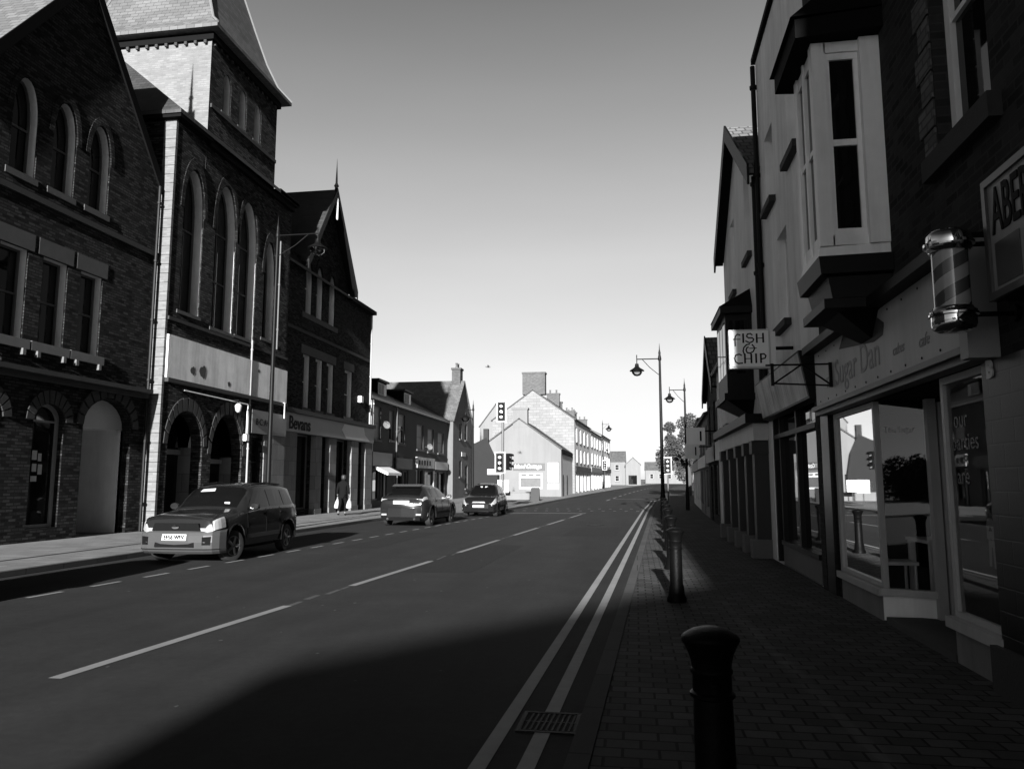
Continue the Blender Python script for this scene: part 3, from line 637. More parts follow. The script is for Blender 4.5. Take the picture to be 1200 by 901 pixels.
for k, (a, ln) in enumerate(((10.4,.35),(11.1,.3),(11.8,.4),(12.6,.3),(13.3,.35))): FD.box(MB(), a, a+ln, 2.75, 3.1, .163, .17).build('fascia_letter', ink, fa)
mb = MB(); mb.prism([FD.P(.9,2.48,.17),FD.P(.9,2.1,.95),FD.P(.9,1.95,.95),FD.P(.9,2.3,.17)], [FD.P(3.6,2.48,.17),FD.P(3.6,2.1,.95),FD.P(3.6,1.95,.95),FD.P(3.6,2.3,.17)]); mb.build('awning', sign_white, b4)
for a, b_, z0, z1 in ((12.75,13.6,1.2,2.2),(13.75,14.6,.6,2.1)): FD.box(MB(), a, b_, z0, z1, -.12, -.1).build('window_poster', sign_white, b4)
FD.box(MB(), 15.0, 15.4, .2, 2.4, .003, .05).build('door_surround', sign_pale, b4)
downpipe(FD, .35, 3.3, 6.3, b4, white_paint, .12, .07); downpipe(FD, 5.15, .1, 6.3, b4, metal, .12, .06)
for a, z in ((2.3, 4.95), (12.6, 4.1)):
    t = thing('satellite_dish', FD.P(a, z, 0), {2.3: 'pale satellite dish beside the first window of the dormer terrace', 12.6: 'pale satellite dish under the middle windows of the dormer terrace'}[a], 'satellite dish', 'satellite dishes')
    dd = (Vector((.7,-.7,.25))).normalized(); c = Vector(FD.P(a, z, .35)); u = dd.orthogonal().normalized(); v = dd.cross(u); mb = MB()
    rg = [[tuple(c + (u*math.cos(q)+v*math.sin(q))*r_ + dd*(r_*r_*.5)) for q in [k*math.pi/8 for k in range(16)]] for r_ in (.02,.13,.23)]
    for g0, g1 in zip(rg, rg[1:]):
        for k in range(16): mb.poly([g0[k], g0[(k+1)%16], g1[(k+1)%16], g1[k]])
    mb.build('dish', fascia_shop, t, True); MB().tube([FD.P(a,z,.003), tuple(c-dd*.02)], .025, 6).build('mount', metal, t); MB().tube([tuple(c-v*.3), tuple(c+dd*.35)], .012, 6).build('feed_arm', metal, t)
# --- gabled building before the junction
FG = Front(-14.75, 61.6, 0, 1)
b5 = thing('stone_gable_building', (-14.75, 65, 0), 'grey gabled building with a chimney on its ridge before the junction', 'building')
g5 = [rect(2.3,3.2,5.2,6.6), rect(4.4,5.3,5.2,6.6), rect(2.3,3.2,2.0,3.4), rect(4.6,5.6,1.0,3.0)]
mb = MB(); wall(mb, FG, [(0,0),(7.6,0),(7.6,6.6),(3.8,10.2),(0,6.6)], g5, .18); shell(FG, 0, 7.6, 8.5, 6.6, None, mb); mb.build('wall', plain('gable_grey_render', .11, .9, .3, 2.5, .3, 60, stains=.2), b5)
r_ = roof_gable(FG, 0, 7.6, 8.5, 6.6, 10.2, b5, slate_pale, .2, .12)
chimney(r_, -15.7, 64.9, 9.5, -14.95, 65.9, 11.3, brick_far, 2, 'y')
for o_ in g5: window(FG, o_, b5, cream_paint, .08, -.1, True, sill=stone)
FG.box(MB(), 3.1, 4.6, 3.75, 4.1, .003, .05).build('name_board', fascia_grey, b5)

# ------------------------------------------------------------------ right side of the street
FR = Front(2.65, 0, 0, -1)
# --- brick building with the oriel window over the cafe and the barber
c1 = thing('brick_oriel_building', (2.65, 6, 0), 'dark brick building with a white oriel window above the cafe and the barber', 'building')
wu = rect(5.85, 6.85, 4.4, 6.75); bay = rect(8.3, 9.5, 4.05, 6.3)
lo = [rect(6.25, 10.95, .1, 2.56), rect(1.2, 5.2, .1, 2.6)]
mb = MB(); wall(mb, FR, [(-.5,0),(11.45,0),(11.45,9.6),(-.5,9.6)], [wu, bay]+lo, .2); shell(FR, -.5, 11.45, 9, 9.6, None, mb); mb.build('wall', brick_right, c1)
roof_eaves(FR, -.5, 11.45, 9, 9.6, 12.2, c1, slate, .35)
w = window(FR, wu, c1, white_paint, .1, -.12, True)
mb = MB(); FR.box(mb, 5.7, 7.0, 4.2, 4.395, -.19, .1); mb.build('sill', dark_stone, w)
mb = MB()
for k in range(9): FR.box(mb, 6.86, 7.1 + (.1 if k % 2 else 0), 4.42+k*.26, 4.66+k*.26, .002, .02)
mb.build('quoins', masonry('pale_reveal_brick', .12, .07, .05), w)
# oriel window
mb = MB(); N = .68
ori = None
mb.prism([FR.P(8.2,4.05,.003),FR.P(8.28,4.05,N),FR.P(9.15,4.05,N),FR.P(9.3,4.05,.003)], [FR.P(8.2,3.93,.003),FR.P(8.28,3.93,N+.02),FR.P(9.15,3.93,N+.02),FR.P(9.3,3.93,.003)])
ori = mb.build('oriel_window', white_paint, c1)
mb = MB()
def post(s, n, w_, d_): return FR.box(mb, s-w_/2, s+w_/2, 4.052, 6.32, n-d_, n)
FR.box(mb, 8.18, 8.30, 4.052, 6.32, .003, .20); FR.box(mb, 8.24, 8.38, 4.052, 6.32, .535, .68); FR.box(mb, 9.02, 9.15, 4.052, 6.32, .55, .68); FR.box(mb, 9.14, 9.26, 4.052, 6.32, .003, .16)
FR.box(mb, 8.68, 8.73, 4.052, 6.32, .62, .68)
FR.box(mb, 8.24, 8.32, 4.055, 4.16, .2, .55); FR.box(mb, 8.24, 8.32, 6.2, 6.318, .2, .55)
mb.build('corner_post', white_paint, ori)
mb = MB()
FR.box(mb, 8.26, 8.31, 4.162, 4.238, .203, .543); FR.box(mb, 8.26, 8.31, 6.122, 6.198, .203, .543); FR.box(mb, 8.262, 8.306, 5.15, 5.22, .252, .493)
FR.box(mb, 8.26, 8.31, 4.24, 6.12, .203, .25); FR.box(mb, 8.26, 8.31, 4.24, 6.12, .495, .543)
FR.box(mb, 8.38, 9.02, 4.06, 4.2, .62, .66); FR.box(mb, 8.38, 9.02, 6.15, 6.3, .62, .66); FR.box(mb, 8.38, 9.02, 5.15, 5.21, .62, .66)
mb.build('sash', white_paint, ori)
mb = MB(); mb.poly([FR.P(8.29,4.1,.01),FR.P(8.29,4.1,.64),FR.P(8.29,6.3,.64),FR.P(8.29,6.3,.01)]); mb.poly([FR.P(8.35,4.1,.635),FR.P(9.05,4.1,.635),FR.P(9.05,6.3,.635),FR.P(8.35,6.3,.635)]); mb.poly([FR.P(9.16,4.1,.01),FR.P(9.16,4.1,.62),FR.P(9.16,6.3,.62),FR.P(9.16,6.3,.01)])
mb.build('pane', win_glass, ori)
mb = MB()
mb.prism([FR.P(8.02,6.33,.003),FR.P(8.12,6.33,.86),FR.P(9.35,6.33,.86),FR.P(9.45,6.33,.003)], [FR.P(8.02,6.55,.003),FR.P(8.12,6.55,.86),FR.P(9.35,6.55,.86),FR.P(9.45,6.55,.003)])
mb.prism([FR.P(8.0,6.553,.003),FR.P(8.08,6.553,.91),FR.P(9.4,6.553,.91),FR.P(9.5,6.553,.003)], [FR.P(8.3,7.35,.003),FR.P(8.4,7.3,.15),FR.P(9.2,7.3,.15),FR.P(9.3,7.35,.003)])
mb.build('oriel_roof', black, ori)
mb = MB()
lev = [(3.925,8.12,9.34,.72),(3.74,8.14,9.32,.70),(3.72,8.2,9.26,.62),(3.5,8.22,9.24,.58),(3.48,8.16,9.30,.68),(3.38,8.16,9.30,.68),(3.36,8.3,9.16,.5),(3.12,8.5,9.0,.15)]
for (za,a0,a1,na),(zb,b0,b1_,nb) in zip(lev, lev[1:]):
    mb.prism([FR.P(a0,za,.003),FR.P(a0+.06,za,na),FR.P(a1-.06,za,na),FR.P(a1,za,.003)], [FR.P(b0,zb+.001,.003),FR.P(b0+.06,zb+.001,nb),FR.P(b1_-.06,zb+.001,nb),FR.P(b1_,zb+.001,.003)])
mb.build('corbel', black_gloss, ori)
# cafe front
mb = MB(); FR.box(mb, 6.17, 11.22, 2.62, 3.37, .003, .13); fa = mb.build('cafe_fascia', fascia_grey, c1)
mb = MB(); FR.box(mb, 6.15, 11.24, 2.56, 2.615, .003, .2); FR.box(mb, 6.15, 11.24, 2.50, 2.558, .003, .15); mb.build('fascia_moulding', plain('dull_metal_trim', .09, .5, .3, 6), fa)
mb = MB(); FR.box(mb, 6.1, 11.3, 3.372, 3.47, .003, .28); mb.build('fascia_hood', black_gloss, fa)
mb = MB(); FR.box(mb, 6.02, 6.165, 2.5, 3.4, .003, .22); mb.build('fascia_end', plain('end_board', .3, .6, .2, 4), fa)
mb = MB()
for k in range(12):
    for z in (2.68, 3.31): mb.lathe([(.012,-.004),(.012,.006)], FR.P(6.35+k*.42, z, .132), 8, 'x')
mb.build('screw_head', black, fa)
text_mesh('Sugar Dan', .46, FR.P(10.15, 2.80, .132), FR.right, (0,0,1), ghost_ink, fa, .003, sx=.95)
text_mesh('The', .2, FR.P(10.62, 2.82, .132), FR.right, (0,0,1), ghost_ink, fa, .003)
text_mesh('cafe', .16, FR.P(7.25, 2.78, .132), FR.right, (0,0,1), ghost_ink, fa, .003, shear=.3)
text_mesh('cakes', .15, FR.P(7.95, 2.82, .132), FR.right, (0,0,1), ghost_ink, fa, .003, shear=.3)
MB().poly([FR.P(s,z,.133) for s,z in ((8.15,3.2),(8.5,3.36),(9.7,3.36),(9.9,3.22),(9.2,3.14),(8.5,3.06),(8.2,3.08))]).build('water_stain', plain('damp_stain', .035, .7, .6, 8), fa)
# window boxes, stall risers, recessed door
shopf = plain('cafe_joinery', .42, .5, .2, 6, stains=.2)
riser = each(FR, [(6.27, 7.2, .09, .38, -.18, .005), (9.17, 10.86, .09, .36, -.18, .005)], 'stall_riser', plain('riser_render', .2, .85, .4, 3, .4, 50, stains=.3), c1)
mb = MB(); mb.prism([FR.P(9.17,.09,-.002),FR.P(8.95,.09,-.5),FR.P(9.04,.09,-.5),FR.P(9.25,.09,-.006)], [FR.P(9.17,.37,-.002),FR.P(8.95,.37,-.5),FR.P(9.04,.37,-.5),FR.P(9.25,.37,-.006)]); mb.build('return_riser', white_paint, riser)
mb = MB(); FR.box(mb, 9.12, 10.9, .362, .44, -.1, .06); mb.prism([FR.P(9.12,.372,.03),FR.P(8.90,.372,-.5),FR.P(9.02,.372,-.5),FR.P(9.22,.372,-.02)], [FR.P(9.12,.445,.03),FR.P(8.90,.445,-.5),FR.P(9.02,.445,-.5),FR.P(9.22,.445,-.02)]); mb.build('sill', shopf, c1); each(FR, [(6.2, 7.24, .382, .47, -.1, .07)], 'sill', shopf, c1)
mb = MB(); FR.box(mb, 10.80, 10.90, .445, 2.49, -.07, .0); FR.box(mb, 9.13, 9.19, .445, 2.49, -.06, .0); FR.box(mb, 9.19, 10.80, 2.43, 2.49, -.06, 0); FR.box(mb, 9.19,10.80,.447,.5,-.06,0)
FR.box(mb, 8.87, 8.985, .1, 2.49, -.56, -.47)
sw = mb.build('cafe_window', shopf, c1)
MB().poly([FR.P(9.19,.5,-.03),FR.P(10.8,.5,-.03),FR.P(10.8,2.43,-.03),FR.P(9.19,2.43,-.03)]).build('pane', shop_glass, sw)
MB().poly([FR.P(9.14,.45,-.04),FR.P(8.965,.45,-.47),FR.P(8.965,2.49,-.47),FR.P(9.14,2.49,-.04)]).build('angled_pane', shop_glass, sw)
text_mesh('The Sugar', .09, FR.P(9.112,2.14,-.09), (FR.P(8.965,0,-.47)[0]-FR.P(9.14,0,-.04)[0], FR.P(8.965,0,-.47)[1]-FR.P(9.14,0,-.04)[1], 0), (0,0,1), pale_ink, sw, .002, sx=.85)
mb = MB(); FR.box(mb, 7.14, 7.2, .475, 2.49, -.07, .0); FR.box(mb, 6.26, 6.32, .475, 2.49, -.07, .0); FR.box(mb, 6.32, 7.14, 2.43, 2.49, -.06, 0); FR.box(mb, 6.32,7.14,.472,.52,-.06,0)
sw2 = mb.build('cafe_window', shopf, c1)
MB().poly([FR.P(6.32,.5,-.03),FR.P(7.14,.5,-.03),FR.P(7.14,2.43,-.03),FR.P(6.32,2.43,-.03)]).build('pane', shop_glass, sw2)
for tx, z in (('our', 2.05), ('parties', 1.86), ('are', 1.58)): text_mesh(tx, .2, FR.P(7.02 if tx != 'parties' else 7.08, z, -.026), FR.right, (0,0,1), dim_ink, sw2, .002, sx=.95)
mb = MB(); FR.box(mb, 7.2, 7.24, .1, 2.49, -.66, -.07); mb.build('return_panel', shopf, sw2)
mb = MB(); FR.box(mb, 8.86, 8.94, .1, 2.45, -.66, -.58); FR.box(mb, 7.24, 7.34, .1, 2.45, -.72, -.64); FR.box(mb, 7.34, 8.86, 2.2, 2.3, -.70, -.62)
FR.box(mb, 7.34, 8.02, .12, .6, -.69, -.64); FR.box(mb, 8.72, 8.84, .12, 2.19, -.69, -.64); FR.box(mb, 8.0, 8.1, .12, 2.19, -.69, -.64); FR.box(mb, 8.1, 8.72, .12, .62, -.69, -.64)
dr_ = mb.build('cafe_door', shopf, c1)
MB().poly([FR.P(7.3,.3,-.665),FR.P(8.9,.3,-.665),FR.P(8.9,2.45,-.665),FR.P(7.3,2.45,-.665)]).build('pane', shop_glass, dr_)
FR.box(MB(), 8.3, 8.55, .42, .52, -.638, -.63).build('letter_box', black, dr_)
mb = MB(); FR.box(mb, 7.2, 9.02, .08, .16, -.66, .02); mb.build('doorstep', plain('worn_step', .045, .85, .4, 8, .3, 50), c1)
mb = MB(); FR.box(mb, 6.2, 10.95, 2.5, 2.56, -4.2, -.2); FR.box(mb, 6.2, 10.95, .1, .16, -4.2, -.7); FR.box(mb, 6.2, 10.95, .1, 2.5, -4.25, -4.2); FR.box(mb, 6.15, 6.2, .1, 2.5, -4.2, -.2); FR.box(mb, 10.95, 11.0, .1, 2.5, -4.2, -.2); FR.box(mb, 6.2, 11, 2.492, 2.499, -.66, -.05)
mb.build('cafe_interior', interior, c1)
FR.box(MB(), 11.0, 11.42, .1, 3.3, .003, .05).build('cafe_pilaster', dark_tile, c1)
FR.box(MB(), 5.25, 6.22, .1, 2.48, .003, .06).build('tiled_pilaster', dark_tile, c1)
FR.box(MB(), 5.2, 6.28, .09, .42, .062, .12).build('pilaster_base', dark_stone, c1)
text_mesh('B', .17, FR.P(6.12, 2.36, .066), FR.right, (0,0,1), sign_pale, c1, .006, name='pilaster_letter', bold=.01)
bf = FR.box(MB(), 1.3, 5.15, .5, 2.5, -.1, -.07).build('barber_window', shop_glass, c1)
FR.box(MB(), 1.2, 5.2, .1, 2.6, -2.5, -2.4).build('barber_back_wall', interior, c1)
# barber's fascia with pictures
sb = thing('barber_sign', FR.P(4.5, 3.3, .003), 'boxed fascia sign with large dark letters ABER above small pictures', 'sign')
mb = MB(); FR.box(mb, 2.3, 5.52, 2.80, 3.63, .003, .24); mb.build('sign_box', dark_paint, sb)
FR.box(MB(), 2.35, 5.47, 2.85, 3.58, .241, .25).build('sign_face', plain('barber_sign_face', .24, .5, .6, 4, stains=.4), sb)
mb = MB(); FR.box(mb, 2.3, 5.52, 3.58, 3.63, .242, .27); FR.box(mb, 2.3, 5.52, 2.80, 2.85, .242, .27); FR.box(mb, 5.47, 5.52, 2.85, 3.58, .242, .27); mb.build('sign_frame', metal, sb)
text_mesh('ABER', .44, FR.P(5.42, 3.235, .253), FR.right, (0,0,1), ink, sb, .006, sx=.5, bold=.004)
for a in (5.08, 4.68, 4.28): FR.box(MB(), a, a+.33, 2.88, 3.17, .252, .256).build('picture', plain('photo_print', .05, .4, 1.0, 6), sb)
# barber's pole
BP = Vector(FR.P(5.72, 0, .42))
bp = thing('barber_pole', (BP.x, BP.y, 2.64), 'striped barber pole with chrome caps hanging beside the lettered barber sign', 'barber pole')
m, n, b, o = new_mat('spiral_stripes'); tc = n.nodes.new('ShaderNodeTexCoord'); sp = n.nodes.new('ShaderNodeSeparateXYZ'); n.links.new(tc.outputs['Object'], sp.inputs[0])
an = math_node(n, 'MULTIPLY', math_node(n, 'ARCTAN2', sp.outputs[1], sp.outputs[0]), 1/(2*math.pi))
fr_ = math_node(n, 'FRACT', math_node(n, 'ADD', math_node(n, 'MULTIPLY', sp.outputs[2], 2.6), math_node(n, 'MULTIPLY', an, -1.0)))
k_ = math_node(n, 'GREATER_THAN', math_node(n, 'PINGPONG', math_node(n, 'ADD', fr_, 0), .25), .125)
mx = n.nodes.new('ShaderNodeMix'); n.links.new(k_, mx.inputs[0]); mx.inputs[2].default_value = .06; mx.inputs[3].default_value = .28
n.links.new(mx.outputs[0], b.inputs['Base Color']); b.inputs['Roughness'].default_value = .12; b.inputs['Coat Weight'].default_value = .6
c = (BP.x, BP.y)
MB().lathe([(.118,2.78),(.118,3.24)], (*c,0), 28).build('striped_cylinder', m, bp, True)
MB().lathe([(.02,2.635),(.10,2.64),(.135,2.66),(.145,2.69),(.145,2.745),(.16,2.75),(.16,2.765),(.145,2.77),(.15,2.785),(.135,2.8),(.13,2.81)], (*c,0), 28).build('lower_cap', chrome, bp, True, 60)
MB().lathe([(.13,3.21),(.135,3.22),(.15,3.235),(.145,3.25),(.165,3.255),(.165,3.275),(.145,3.28),(.145,3.33),(.12,3.36),(.05,3.375)], (*c,0), 28).build('upper_cap', chrome, bp, True, 60)
for z in (2.76, 3.265): MB().tube([(BP.x+.1, BP.y, z), FR.P(5.72, z, .003)], .018, 8).lathe([(.06,-.03),(.06,0)], FR.P(5.72, z, .006), 10, 'x').build('wall_arm', black_gloss, bp, True)
# cut-out figure in the near cafe window
cu = thing('paper_cutout', FR.P(6.52, 1.0, -.05), 'white paper cut-out of a standing figure stuck inside the narrow cafe window', 'poster')
def flat(pts, n0, n1): return MB().prism([FR.P(6.52-a, 1.12+z, n0) for a, z in pts], [FR.P(6.52-a, 1.12+z, n1) for a, z in pts])
flat([(-.06,.16),(-.065,.04),(-.02,.03),(.0,.05),(.03,.03),(.065,.05),(.06,.16),(.03,.20),(-.03,.20)], -.045, -.041).build('sweatshirt', sign_white, cu)
flat([(-.045,.03),(-.05,-.1),(-.055,-.17),(-.02,-.17),(-.005,-.02),(.02,-.02),(.03,-.18),(.06,-.18),(.055,.03)], -.045, -.042).build('trousers', sign_white, cu)
flat([(.028*math.cos(t), .235+.034*math.sin(t)) for t in [k*math.pi/6 for k in range(12)]], -.045, -.041).build('head', fascia_grey, cu)
flat([(-.03,.10),(.0,.14),(.04,.10)], -.0405, -.040).build('chest_print', ink, cu)
# cafe furniture
tb = thing('cafe_table', (3.72, 10.35, .16), 'white wooden table inside the cafe window', 'table')
MB().box(3.42,9.95,.86,4.02,10.75,.9).build('tabletop', white_paint, tb)
for x, y in ((3.44,9.97),(3.94,9.97),(3.44,10.67),(3.94,10.67)): MB().box(x,y,.16,x+.07,y+.07,.858).build('leg', white_paint, tb)
ch_ = thing('cafe_chair', (3.2, 10.45, .16), 'white chair drawn up at the table inside the cafe window', 'chair')
MB().box(3.02,10.25,.58,3.40,10.65,.62).build('seat', white_paint, ch_)
for x, y in ((3.03,10.26),(3.36,10.26),(3.03,10.62),(3.36,10.62)): MB().tube([(x,y,.16),(x,y,.58)], .018, 6).build('leg', white_paint, ch_)
mb = MB(); mb.tube([(3.04,10.27,.62),(3.0,10.27,1.05)], .016, 6); mb.tube([(3.04,10.63,.62),(3.0,10.63,1.05)], .016, 6); mb.tube([(3.0,10.25,1.05),(3.0,10.65,1.05)], .02, 6)
for k in range(3): mb.tube([(3.04,10.36+.09*k,.62),(3.0,10.36+.09*k,1.05)], .009, 6)
mb.build('backrest', white_paint, ch_)
# empty hanging sign frame
eb = thing('empty_sign_frame', FR.P(10.0, 2.95, 0), 'thin black iron frame of a missing hanging sign beside the cafe fascia', 'sign bracket')
mb = MB(); q = lambda n_, z: FR.P(10.3, z, n_)
for a, b_ in ((q(.133,3.1),q(.95,3.1)), (q(.133,2.82),q(.85,2.86)), (q(.5,3.1),q(.85,2.86)), (q(.5,3.1),q(.16,2.84))): mb.tube([a,b_], .012, 6)
mb.box(q(.87,0)[0]-.02,10.285,2.83,q(.87,0)[0]+.02,10.315,3.12); mb.box(q(.15,0)[0]-.02,10.285,2.8,q(.15,0)[0]+.02,10.315,3.12); mb.build('iron_frame', black_gloss, eb)
# --- tall grey rendered building
c2 = thing('grey_rendered_building', (2.65, 13.6, 0), 'tall plain grey rendered building over a shop with a leaning worn sign', 'building')
uw = [rect(12.15,13.0,6.95,8.5), rect(14.3,15.15,6.85,8.3), rect(13.4,14.3,4.35,6.0)]
mb = MB(); wall(mb, FR, [(11.46,0),(15.78,0),(15.78,10.3),(11.46,10.3)], uw+[rect(11.9,15.62,.1,2.86)], .24); shell(FR, 11.46, 15.78, 9, 10.3, None, mb); mb.poly([FR.P(11.46,10.3,0),FR.P(15.78,10.3,0),FR.P(15.78,10.3,-9),FR.P(11.46,10.3,-9)]); mb.build('wall', render_grey, c2)
mb = MB(); FR.box(mb, 11.40, 15.84, 10.302, 10.42, -9, .08); mb.build('parapet_coping', black, c2)
for o_ in uw: w = window(FR, o_, c2, white_paint, .08, -.15, True); FR.box(MB(), o_[0][0]-.1, o_[1][0]+.1, o_[0][1]-.12, o_[0][1]-.004, -.2, .12).build('sill', dark_stone, w)
mb = MB()
zb, zt, na, nb_ = 2.80, 3.50, .14, .27
mb.prism([FR.P(11.6,zb,na),FR.P(15.75,zb,na),FR.P(15.75,zt,nb_),FR.P(11.6,zt,nb_)], [FR.P(11.6,zb-.03,.003),FR.P(15.75,zb-.03,.003),FR.P(15.75,zt+.02,.02),FR.P(11.6,zt+.02,.02)])
fa = mb.build('leaning_fascia', dark_paint, c2)
MB().poly([FR.P(11.66,zb+.03,na+.01),FR.P(15.69,zb+.03,na+.01),FR.P(15.69,zt-.03,nb_-.001),FR.P(11.66,zt-.03,nb_-.001)]).build('fascia_face', fascia_worn, fa)
uv_ = Vector((0,0,zt-zb)) + FR.n*(nb_-na)
rs = random.Random(11); mb = MB()
for k in range(16):
    a = 12.9+k*.14+rs.uniform(-.03,.03); z0, z1 = rs.uniform(.15,.3), rs.uniform(.55,.85); w_ = rs.uniform(.012,.03)
    q = [(a,z0),(a+w_,z0),(a+w_+rs.uniform(-.02,.02),z1),(a+rs.uniform(-.02,.02),z1)]
    mb.poly([FR.P(s_, zb+.03+(zt-zb-.06)*t_, na+.012+(nb_-na-.011)*t_+.001) for s_, t_ in q])
mb.build('washed_out_lettering', plain('washed_out_ink', .22, .6, .8, 8), fa)
jn = dark_paint
mb = MB()
for a, b_ in ((11.9,12.0),(13.42,13.54),(14.92,15.02),(15.52,15.62)): FR.box(mb, a, b_, .1, 2.86, -.2, -.02)
FR.box(mb, 12.0, 15.52, 2.40, 2.48, -.2, 0); FR.box(mb, 12.0, 14.92, .46, .54, -.2, .03)
sf = mb.build('shop_front', jn, c2)
FR.box(MB(), 12.002, 14.918, .09, .457, -.2, .0).build('stall_riser', plain('riser_grey', .14, .8, .3, 4), c2)
mb = MB()
for a, b_ in ((12.0,13.42),(13.54,14.92)):
    for z0, z1 in ((.54,2.4),(2.48,2.85)): mb.poly([FR.P(a,z0,-.1),FR.P(b_,z0,-.1),FR.P(b_,z1,-.1),FR.P(a,z1,-.1)])
mb.build('pane', shopfront_glass, sf)
d_ = FR.box(MB(), 15.02, 15.52, .1, 2.39, -.3, -.26).build('door', dark_paint, c2); FR.box(MB(), 15.1, 15.44, 1.0, 2.2, -.258, -.25).build('pane', win_glass, d_)
FR.box(MB(), 11.48, 11.72, .1, 2.78, .003, .05).build('pilaster', brick_right, c2)
downpipe(FR, 15.72, 3.2, 10.2, c2, black_gloss, .07, .05)
# --- gabled rendered building with dark oriel
c3 = thing('gabled_rendered_building', (2.65, 19, 0), 'pale rendered gabled building with a dark boxed oriel over a shop with pilasters', 'building')
uw = [rect(17.3,18.1,6.7,8.8), rect(20.0,20.7,6.5,8.4)]
mb = MB(); wall(mb, FR, [(15.8,0),(22.45,0),(22.45,7.85),(19.1,10.3),(15.8,7.95)], uw+[rect(16.3,22.2,.1,2.5)], .22); shell(FR, 15.8, 22.45, 9, 7.85, None, mb); mb.build('wall', render_pale, c3)
r_ = roof_gable(FR, 15.8, 22.45, 9, 7.9, 10.3, c3, tiles, .1, .22, board=black_gloss)
for o_ in uw: w = window(FR, o_, c3, white_paint, .08, -.14, True); FR.box(MB(), o_[0][0]-.1, o_[1][0]+.1, o_[0][1]-.13, o_[0][1]-.004, -.2, .1).build('sill', dark_stone, w)
mb = MB(); FR.box(mb, 15.82, 16.35, 3.2, 8.3, .003, .04); mb.build('quoins', stone_block, c3)
mb = MB(); FR.box(mb, 17.6, 19.4, 3.55, 5.35, .003, .58); ori = mb.build('oriel_window', black_gloss, c3)
mb = MB(); FR.box(mb, 17.45, 19.55, 5.353, 5.5, .003, .70); mb.prism([FR.P(17.45,5.503,.003),FR.P(17.45,5.503,.72),FR.P(19.55,5.503,.72),FR.P(19.55,5.503,.003)], [FR.P(17.7,5.95,.003),FR.P(17.7,5.9,.1),FR.P(19.3,5.9,.1),FR.P(19.3,5.95,.003)]); mb.build('oriel_roof', black_gloss, ori)
mb = MB(); FR.box(mb, 17.5, 19.5, 3.4, 3.547, .003, .66); mb.prism([FR.P(17.6,3.398,.003),FR.P(17.6,3.398,.6),FR.P(19.4,3.398,.6),FR.P(19.4,3.398,.003)], [FR.P(17.9,3.1,.003),FR.P(17.9,3.1,.1),FR.P(19.1,3.1,.1),FR.P(19.1,3.1,.003)]); mb.build('oriel_base', black_gloss, ori)
mb = MB()
for a in (17.72, 18.28, 18.84): mb.poly([FR.P(a,4.0,.585),FR.P(a+.45,4.0,.585),FR.P(a+.45,5.2,.585),FR.P(a,5.2,.585)])
mb.poly([FR.P(17.595,4.0,.08),FR.P(17.595,4.0,.5),FR.P(17.595,5.2,.5),FR.P(17.595,5.2,.08)]); mb.build('pane', win_glass, ori)
mb = MB(); FR.box(mb, 16.0, 22.3, 2.42, 2.76, .003, .30); fa = mb.build('fascia', fascia_grey, c3)
mb = MB(); FR.box(mb, 15.9, 22.4, 2.763, 2.95, .003, .46); mb.build('fascia_cornice', black_gloss, fa)
for a in (16.1, 17.3, 18.7, 20.2, 21.8):
    mb = MB(); FR.box(mb, a, a+.3, .46, 2.418, .003, .28); FR.box(mb, a-.03, a+.33, 2.15, 2.415, .003, .33); pi = mb.build('pilaster', plain('dark_column', .014, .6, .3, 5), c3)
    FR.box(MB(), a-.05, a+.35, .09, .457, .003, .38).build('plinth', stone, pi)
mb = MB(); FR.box(mb, 16.3, 22.2, .1, 2.5, -.26, -.2); mb.build('shop_front', dark_paint, c3)
mb = MB()
for a in (16.5, 17.7, 19.15, 20.6): mb.poly([FR.P(a,.6,-.19),FR.P(a+.75,.6,-.19),FR.P(a+.75,2.4,-.19),FR.P(a,2.4,-.19)])
mb.build('shop_pane', win_glass, c3)
downpipe(FR, 15.95, 3.1, 7.9, c3, black_gloss, .1, .05)
# --- FISH & CHIP projecting sign
fc = thing('fish_and_chip_sign', (1.95, 13.2, 3.480), 'square pale projecting sign lettered FISH & CHIP', 'sign')
MB().box(1.60,13.2,3.480,2.27,13.34,4.140).build('sign_box', plain('sign_cabinet', .5, .5, .1, 5), fc)
MB().box(1.63,13.19,3.510,2.24,13.1985,4.110).build('sign_face', plain('sign_face', .78, .45, .08, 4), fc)
MB().box(2.275,13.22,3.520,2.36,13.36,4.100).build('mounting_plate', sign_white, fc)
MB().tube([(2.36,13.28,3.820),(2.65,13.28,3.820)], .03, 8).build('wall_arm', black_gloss, fc)
def strokes(mb, path, w_):
    pts = [Vector((1.935+(x-500)/930*.60, 0, 3.815-(y-460)/830*.60)) for x, y in path]
    for k, (a, b_) in enumerate(zip(pts, pts[1:])):
        d = (b_-a).normalized(); q = Vector((-d.z, 0, d.x))*w_/2; a2, b2_ = a-d*w_*.18, b_+d*w_*.18; y0 = 13.187-.0004*k
        mb.poly([(v.x, y0, v.z) for v in (a2-q, b2_-q, b2_+q, a2+q)])
